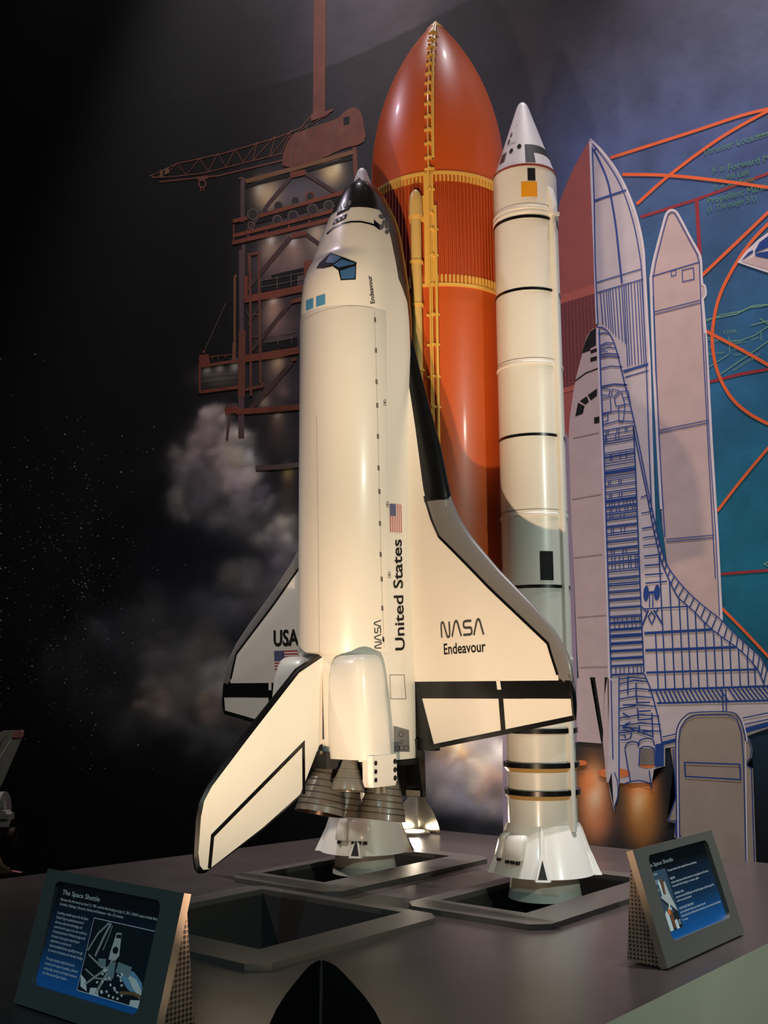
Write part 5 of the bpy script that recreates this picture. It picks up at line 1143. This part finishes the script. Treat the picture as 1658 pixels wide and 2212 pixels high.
def sign_a(t, S, F, sw, sh):
    flat_decal('title', line('The Space Shuttle', S, .05, .12, .066, sw, sh, .42), F(-.19), TXT, t)
    rows = [('Between the first launch on April 12, 1981, and the final landing on July 21, 2011, NASA’s space shuttle fleet—', .05, .18, .98), ('Columbia, Challenger, Discovery, Atlantis and Endeavour—flew 135 missions.', .05, .225, .67)]
    for i, s in enumerate(('Launching reusable spacecraft, the Space', 'Shuttle Program pushed the bounds of', 'discovery, advanced technology, and', 'counted on the support of a vast workforce.', 'Carrying astronauts of diverse backgrounds', 'into space, the program opened space', 'exploration to everyone and', 'internationalized human spaceflight through', 'its variety of missions and versatile design.')): rows.append((s, .05, .31 + i * .045, .05 + .0077 * len(s)))
    for i, s in enumerate(('The space shuttle enabled the launch,', 'recovery and repair of satellites, allowed', 'cutting-edge research, and helped construct', 'the International Space Station.')): rows.append((s, .05, .75 + i * .045, .05 + .0077 * len(s)))
    for s, a, b, a1 in rows: flat_decal('text_line', line(s, S, a, b, .037, sw, sh, a1), F(-.19), TXT, t)
    q = lambda L: [S(.41 + x * .565, .275 + y * .665) for x, y in L]
    pm = lambda n_, c: mat('picture_' + n_, c, .5, emit=.22)  # picture inks carry the same added glow
    ph = flat_decal('photograph', [q([(0, 0), (1, 0), (1, 1), (0, 1)])], F(-.192), pm('night', (10, 22, 30)), t)
    w_ = 0.03; flat_decal('photo_border', ribbon(q([(0, 0), (1, 0), (1, 1), (0, 1)]), .02, True), F(-.186), TXT, ph)
    flat_decal('photo_earth', [q([(.66, .58), (.8, .57), (.95, .68), (1, .8), (1, .9), (.75, .8), (.64, .7)])], F(-.19), pm('earth', (86, 132, 160)), ph)
    for L in ([(.7, .62), (.86, .66), (.97, .78), (1, .88), (.84, .78)], [(.84, .93), (.98, .9), (1, 1), (.84, 1)], [(0, .78), (.1, .84), (.16, .98), (.04, .94)], [(.2, .92), (.3, .9), (.36, 1), (.2, 1)]): flat_decal('photo_cloud', [q(L)], F(-.188), pm('cloud', (168, 184, 186)), ph)
    flat_decal('photo_module', [q([(.41, .13), (.49, .12), (.53, .42), (.48, .5), (.38, .5), (.38, .4)])], F(-.188), pm('module', (150, 160, 160)), ph)
    flat_decal('photo_hatch', [q(ell(.455, .36, .045, .05, 14)), q([(.42, .15), (.49, .14), (.5, .19), (.42, .2)]), q(ell(.445, .08, .03, .04, 10))], F(-.186), pm('hatch', (18, 26, 32)), ph)
    flat_decal('photo_truss', [p for L, w in (([(.02, .45), (.12, .2), (.26, .02)], .07), ([(.16, .5), (.22, .25), (.29, .02)], .1), ([(.26, .4), (.3, .2), (.32, .05)], .04), ([(.05, .5), (.3, .62), (.5, .6)], .06), ([(.1, .9), (.3, .7), (.45, .55)], .08), ([(.3, .98), (.4, .7), (.44, .5)], .12), ([(.05, .7), (.25, .78), (.5, .75)], .05)) for p in ribbon(q(L), w)], F(-.187), pm('truss', (120, 132, 132)), ph)
    flat_decal('photo_tanks', [q([(.22, .52), (.34, .5), (.36, .6), (.24, .62)]), q([(.54, .5), (.76, .52), (.75, .66), (.53, .64)]), q([(.4, .56), (.5, .5), (.52, .72), (.42, .78)])], F(-.186), pm('tank', (92, 116, 124)), ph)
    flat_decal('photo_debris', [q(ell(.5 + .16 * math.sin(i * 2.4) + .08 * math.cos(i * 7), .8 + .16 * math.cos(i * 1.7), .018, .022, 5, i)) for i in range(26)], F(-.185), pm('cloud', ()) if False else MATS['picture_cloud'], ph)['kind'] = 'stuff'
    flat_decal('photo_boom', ribbon(q([(.66, .88), (.86, .84), (1, .86)]), .1), F(-.184), pm('boom', (96, 76, 52)), ph)
def sign_b(t, S, F, sw, sh):
    flat_decal('title', line('The Space Shuttle', S, .0, .14, .066, sw, sh, .42), F(-.19), TXT, t)
    for s, a, b, a1 in (('The space shuttle vehicle consisted of three main elements:', .29, .245, .78), ('ORBITER', .29, .345, .37), ('airplane-shaped spacecraft that carried crew and payloads into Earth orbit.', .29, .39, .93), ('It returned to Earth landing on a runway as a glider.', .29, .435, .74),
                        ('EXTERNAL TANK', .29, .525, .44), ('carried more than 500,000 gallons of liquid hydrogen and liquid oxygen fuel', .29, .57, .95), ('which was used at launch', .29, .615, .53), ('SOLID ROCKET BOOSTERS', .29, .705, .53), ('burned solid fuel for about two minutes at launch.', .29, .75, .72), ('Parachuted into the Atlantic Ocean where they were recovered and refurbished', .29, .795, .97), ('for reuse.', .29, .84, .38)):
        flat_decal('text_line', line(s, S, a, b, .037, sw, sh, a1), F(-.19), TXT, t)
    q = lambda L: [S(x * .265, .195 + y * .705) for x, y in L]
    pm = lambda n_, c: mat('picture_' + n_, c, .5, emit=.22)  # picture inks with added glow, as on the other sign
    ph = flat_decal('photograph', [q([(0, 0), (1, 0), (1, 1), (0, 1)])], F(-.192), pm('slate', (44, 66, 84)), t)
    flat_decal('photo_shadow', [q([(.55, .75), (1, .7), (1, 1), (.4, 1)])], F(-.191), pm('hatch', (18, 26, 32)), ph)
    flat_decal('photo_tank', [q([(.5, .2), (.58, .12), (.66, .2), (.66, .95), (.5, .98)])], F(-.189), pm('rust', (96, 62, 40)), ph)
    for L in ([(.36, .2), (.44, .14), (.48, .24), (.46, .44), (.38, .42)], [(.24, .72), (.34, .66), (.44, .74), (.46, 1), (.26, 1)], [(.66, .86), (.78, .84), (.82, 1), (.64, 1)]): flat_decal('photo_booster', [q(L)], F(-.188), pm('cloud', (168, 184, 186)), ph)
    flat_decal('photo_orbiter', [q([(.66, .22), (.74, .2), (.8, .4), (.86, .52), (1, .74), (.7, .6), (.55, .56), (.28, .44), (.46, .4), (.6, .42)])], F(-.187), pm('module', (150, 160, 160)), ph)
    flat_decal('photo_wing_edge', ribbon(q([(.26, .46), (.55, .6), (.96, .76)]), .06), F(-.186), pm('hatch', ()) if False else MATS['picture_hatch'], ph)
    flat_decal('photo_engines', [q(ell(.62, .6, .05, .025, 12)), q(ell(.56, .64, .05, .025, 12)), q(ell(.64, .66, .05, .025, 12))], F(-.185), MATS['picture_cloud'], ph)
    flat_decal('photo_glow', [q(ell(.5, .7, .1, .05, 14))], F(-.1865), pm('glow', (170, 92, 48)), ph)
    for s, a, b, a1 in (('EXTERNAL TANK', .012, .245, .12), ('SOLID ROCKET', .012, .325, .12), ('BOOSTER', .02, .355, .1), ('ORBITER', .012, .43, .08), ('SOLID ROCKET', .165, .83, .26), ('BOOSTER', .19, .86, .255)):
        flat_decal('caption', line(s, S, a, b, .034, sw, sh, a1), F(-.184), TXT, t)
sign((2.75, -29.18, ZD + .09), (1, 0, 0), (0, 1.16, 4.37), (0, -4.37, 1.16), 7.65, 4.52, (.088, .868, .077, .842), 'dark teal framed slanted sign on the left with text and a space photograph', sign_a, 1)
sign((18.52, -10.8, ZD + .09), (0, 1, 0), (-1.28, 0, 4.3), (4.3, 0, 1.28), 7.6, 4.48, (.14, .898, .077, .818), 'olive framed slanted sign on the right with text and a stack picture', sign_b, 0)

# ------------------------------------------------------------------ second model craft at the left edge
DEP = 80.0
def lp(u, v, d=0.0):
    """point on the craft's own upright plane, d towards the wall"""
    p = CAM_P + ray(u, v) * DEP; return tuple(p + np.array([CF[0], CF[1], 0]) * d)
GA = mat('craft_grey', (128, 122, 118), .4, coat=.1); GAR = mat('craft_red_tip', (150, 96, 98), .45); GAL = mat('craft_trim', (226, 226, 222), .5); GAD = mat('craft_dark_metal', (70, 58, 50), .3, metal=.7); GAB = mat('craft_brass', (150, 140, 96), .4)
jet = thing('model_aircraft', 'grey model aircraft tail with swept fin at the left edge of the picture', 'model aircraft', (lp(-60, 1900)[0], lp(-60, 1900)[1], ZF))
def slab(name, P, th, m, parent=jet, d=0): 
    return MB().prism([lp(u, v, d - th / 2) for u, v in P], tuple(np.array([CF[0], CF[1], 0]) * th)).build(name, m, parent, smooth=0)
fin_ = slab('tail_fin', [(-70, 1712), (-30, 1620), (-4, 1584), (9, 1578), (31, 1577), (28, 1590), (26, 1595), (-28, 1712)], .3, GA)
slab('fin_tip', [(31, 1577.5), (47, 1577), (51, 1581), (50, 1590), (46, 1594), (27, 1593)], .28, GAR, fin_)
slab('rudder', [(26, 1597), (46.5, 1596), (1.5, 1699), (-24, 1712), (-26, 1708)], .2, GA, fin_)
flat_decal('rudder_trim', ribbon([(25, 1598), (2, 1634), (-20, 1680)], 1.4), lambda u, v: lp(u, v, -.17), GAL, fin_)
flat_decal('fin_marks', [q for P in ([(10, 1595), (-2, 1612)], [(18, 1588), (12, 1596)], [(6, 1604), (-8, 1630)]) for q in ribbon(P, 1.6)], lambda u, v: lp(u, v, -.17), PRINT, fin_)
def tubeu(name, a, b, r, m, d=0, par=jet, r2=None, n=4):
    pts = [lp(a[0] + (b[0] - a[0]) * i / n, a[1] + (b[1] - a[1]) * i / n, d) for i in range(n + 1)]
    return MB().tube(pts, [r + ((r2 if r2 is not None else r) - r) * i / n for i in range(n + 1)], 24).build(name, m, par, smooth=60)
tubeu('fuselage', (-330, 1770), (-10, 1762), 1.55, GA, 2.0); tubeu('nose', (-420, 1776), (-330, 1770), .1, GA, 2.0, r2=1.55)
tubeu('upper_pod', (-120, 1758), (13, 1738.5), .32, GA, -.3); slab('lower_pod', [(-120, 1752), (16, 1751), (20, 1757), (25, 1757), (25, 1771), (8, 1777), (-120, 1779)], 1.2, GA)
for x in (0.5, 6.3, 12.4, 19): MB().lathe([(0, .02), (.09, .02), (.09, 0)], lp(x, 1769.5, -.62), 12, axis=tuple(-np.array([CF[0], CF[1], 0]))).build('pod_hole', MBLACK, jet)
nz_ = tubeu('engine_nozzle', (-60, 1804), (34, 1806), .55, GAD, 0, r2=.66, n=10)
for x in (2, 9, 16, 23, 30): tubeu('nozzle_hoop', (x - 1, 1805.5), (x + 1, 1805.5), .645, GAD, 0, nz_, n=1)
slab('wing', [(-240, 1790), (-120, 1784), (-20, 1792), (-60, 1798)], 5.0, GA, d=1.0)
tubeu('skid_strut', (-30, 1800), (2, 1876), .2, GAB, .2); slab('skid', [(-40, 1869), (8, 1869), (10, 1873), (20, 1876), (20, 1885), (-40, 1887)], .5, GAB)
slab('skid_tip', [(24, 1880), (46, 1884.5), (24, 1887)], .4, GAR)
b_ = lp(-60, 1884); MB().box((b_[0], b_[1], (b_[2] - .1 + ZF) / 2), (3.2, 3.2, b_[2] - .1 - ZF), rot=Matrix.Rotation(YAW, 3, 'Z')).build('pedestal', MBLACK, jet, smooth=0)
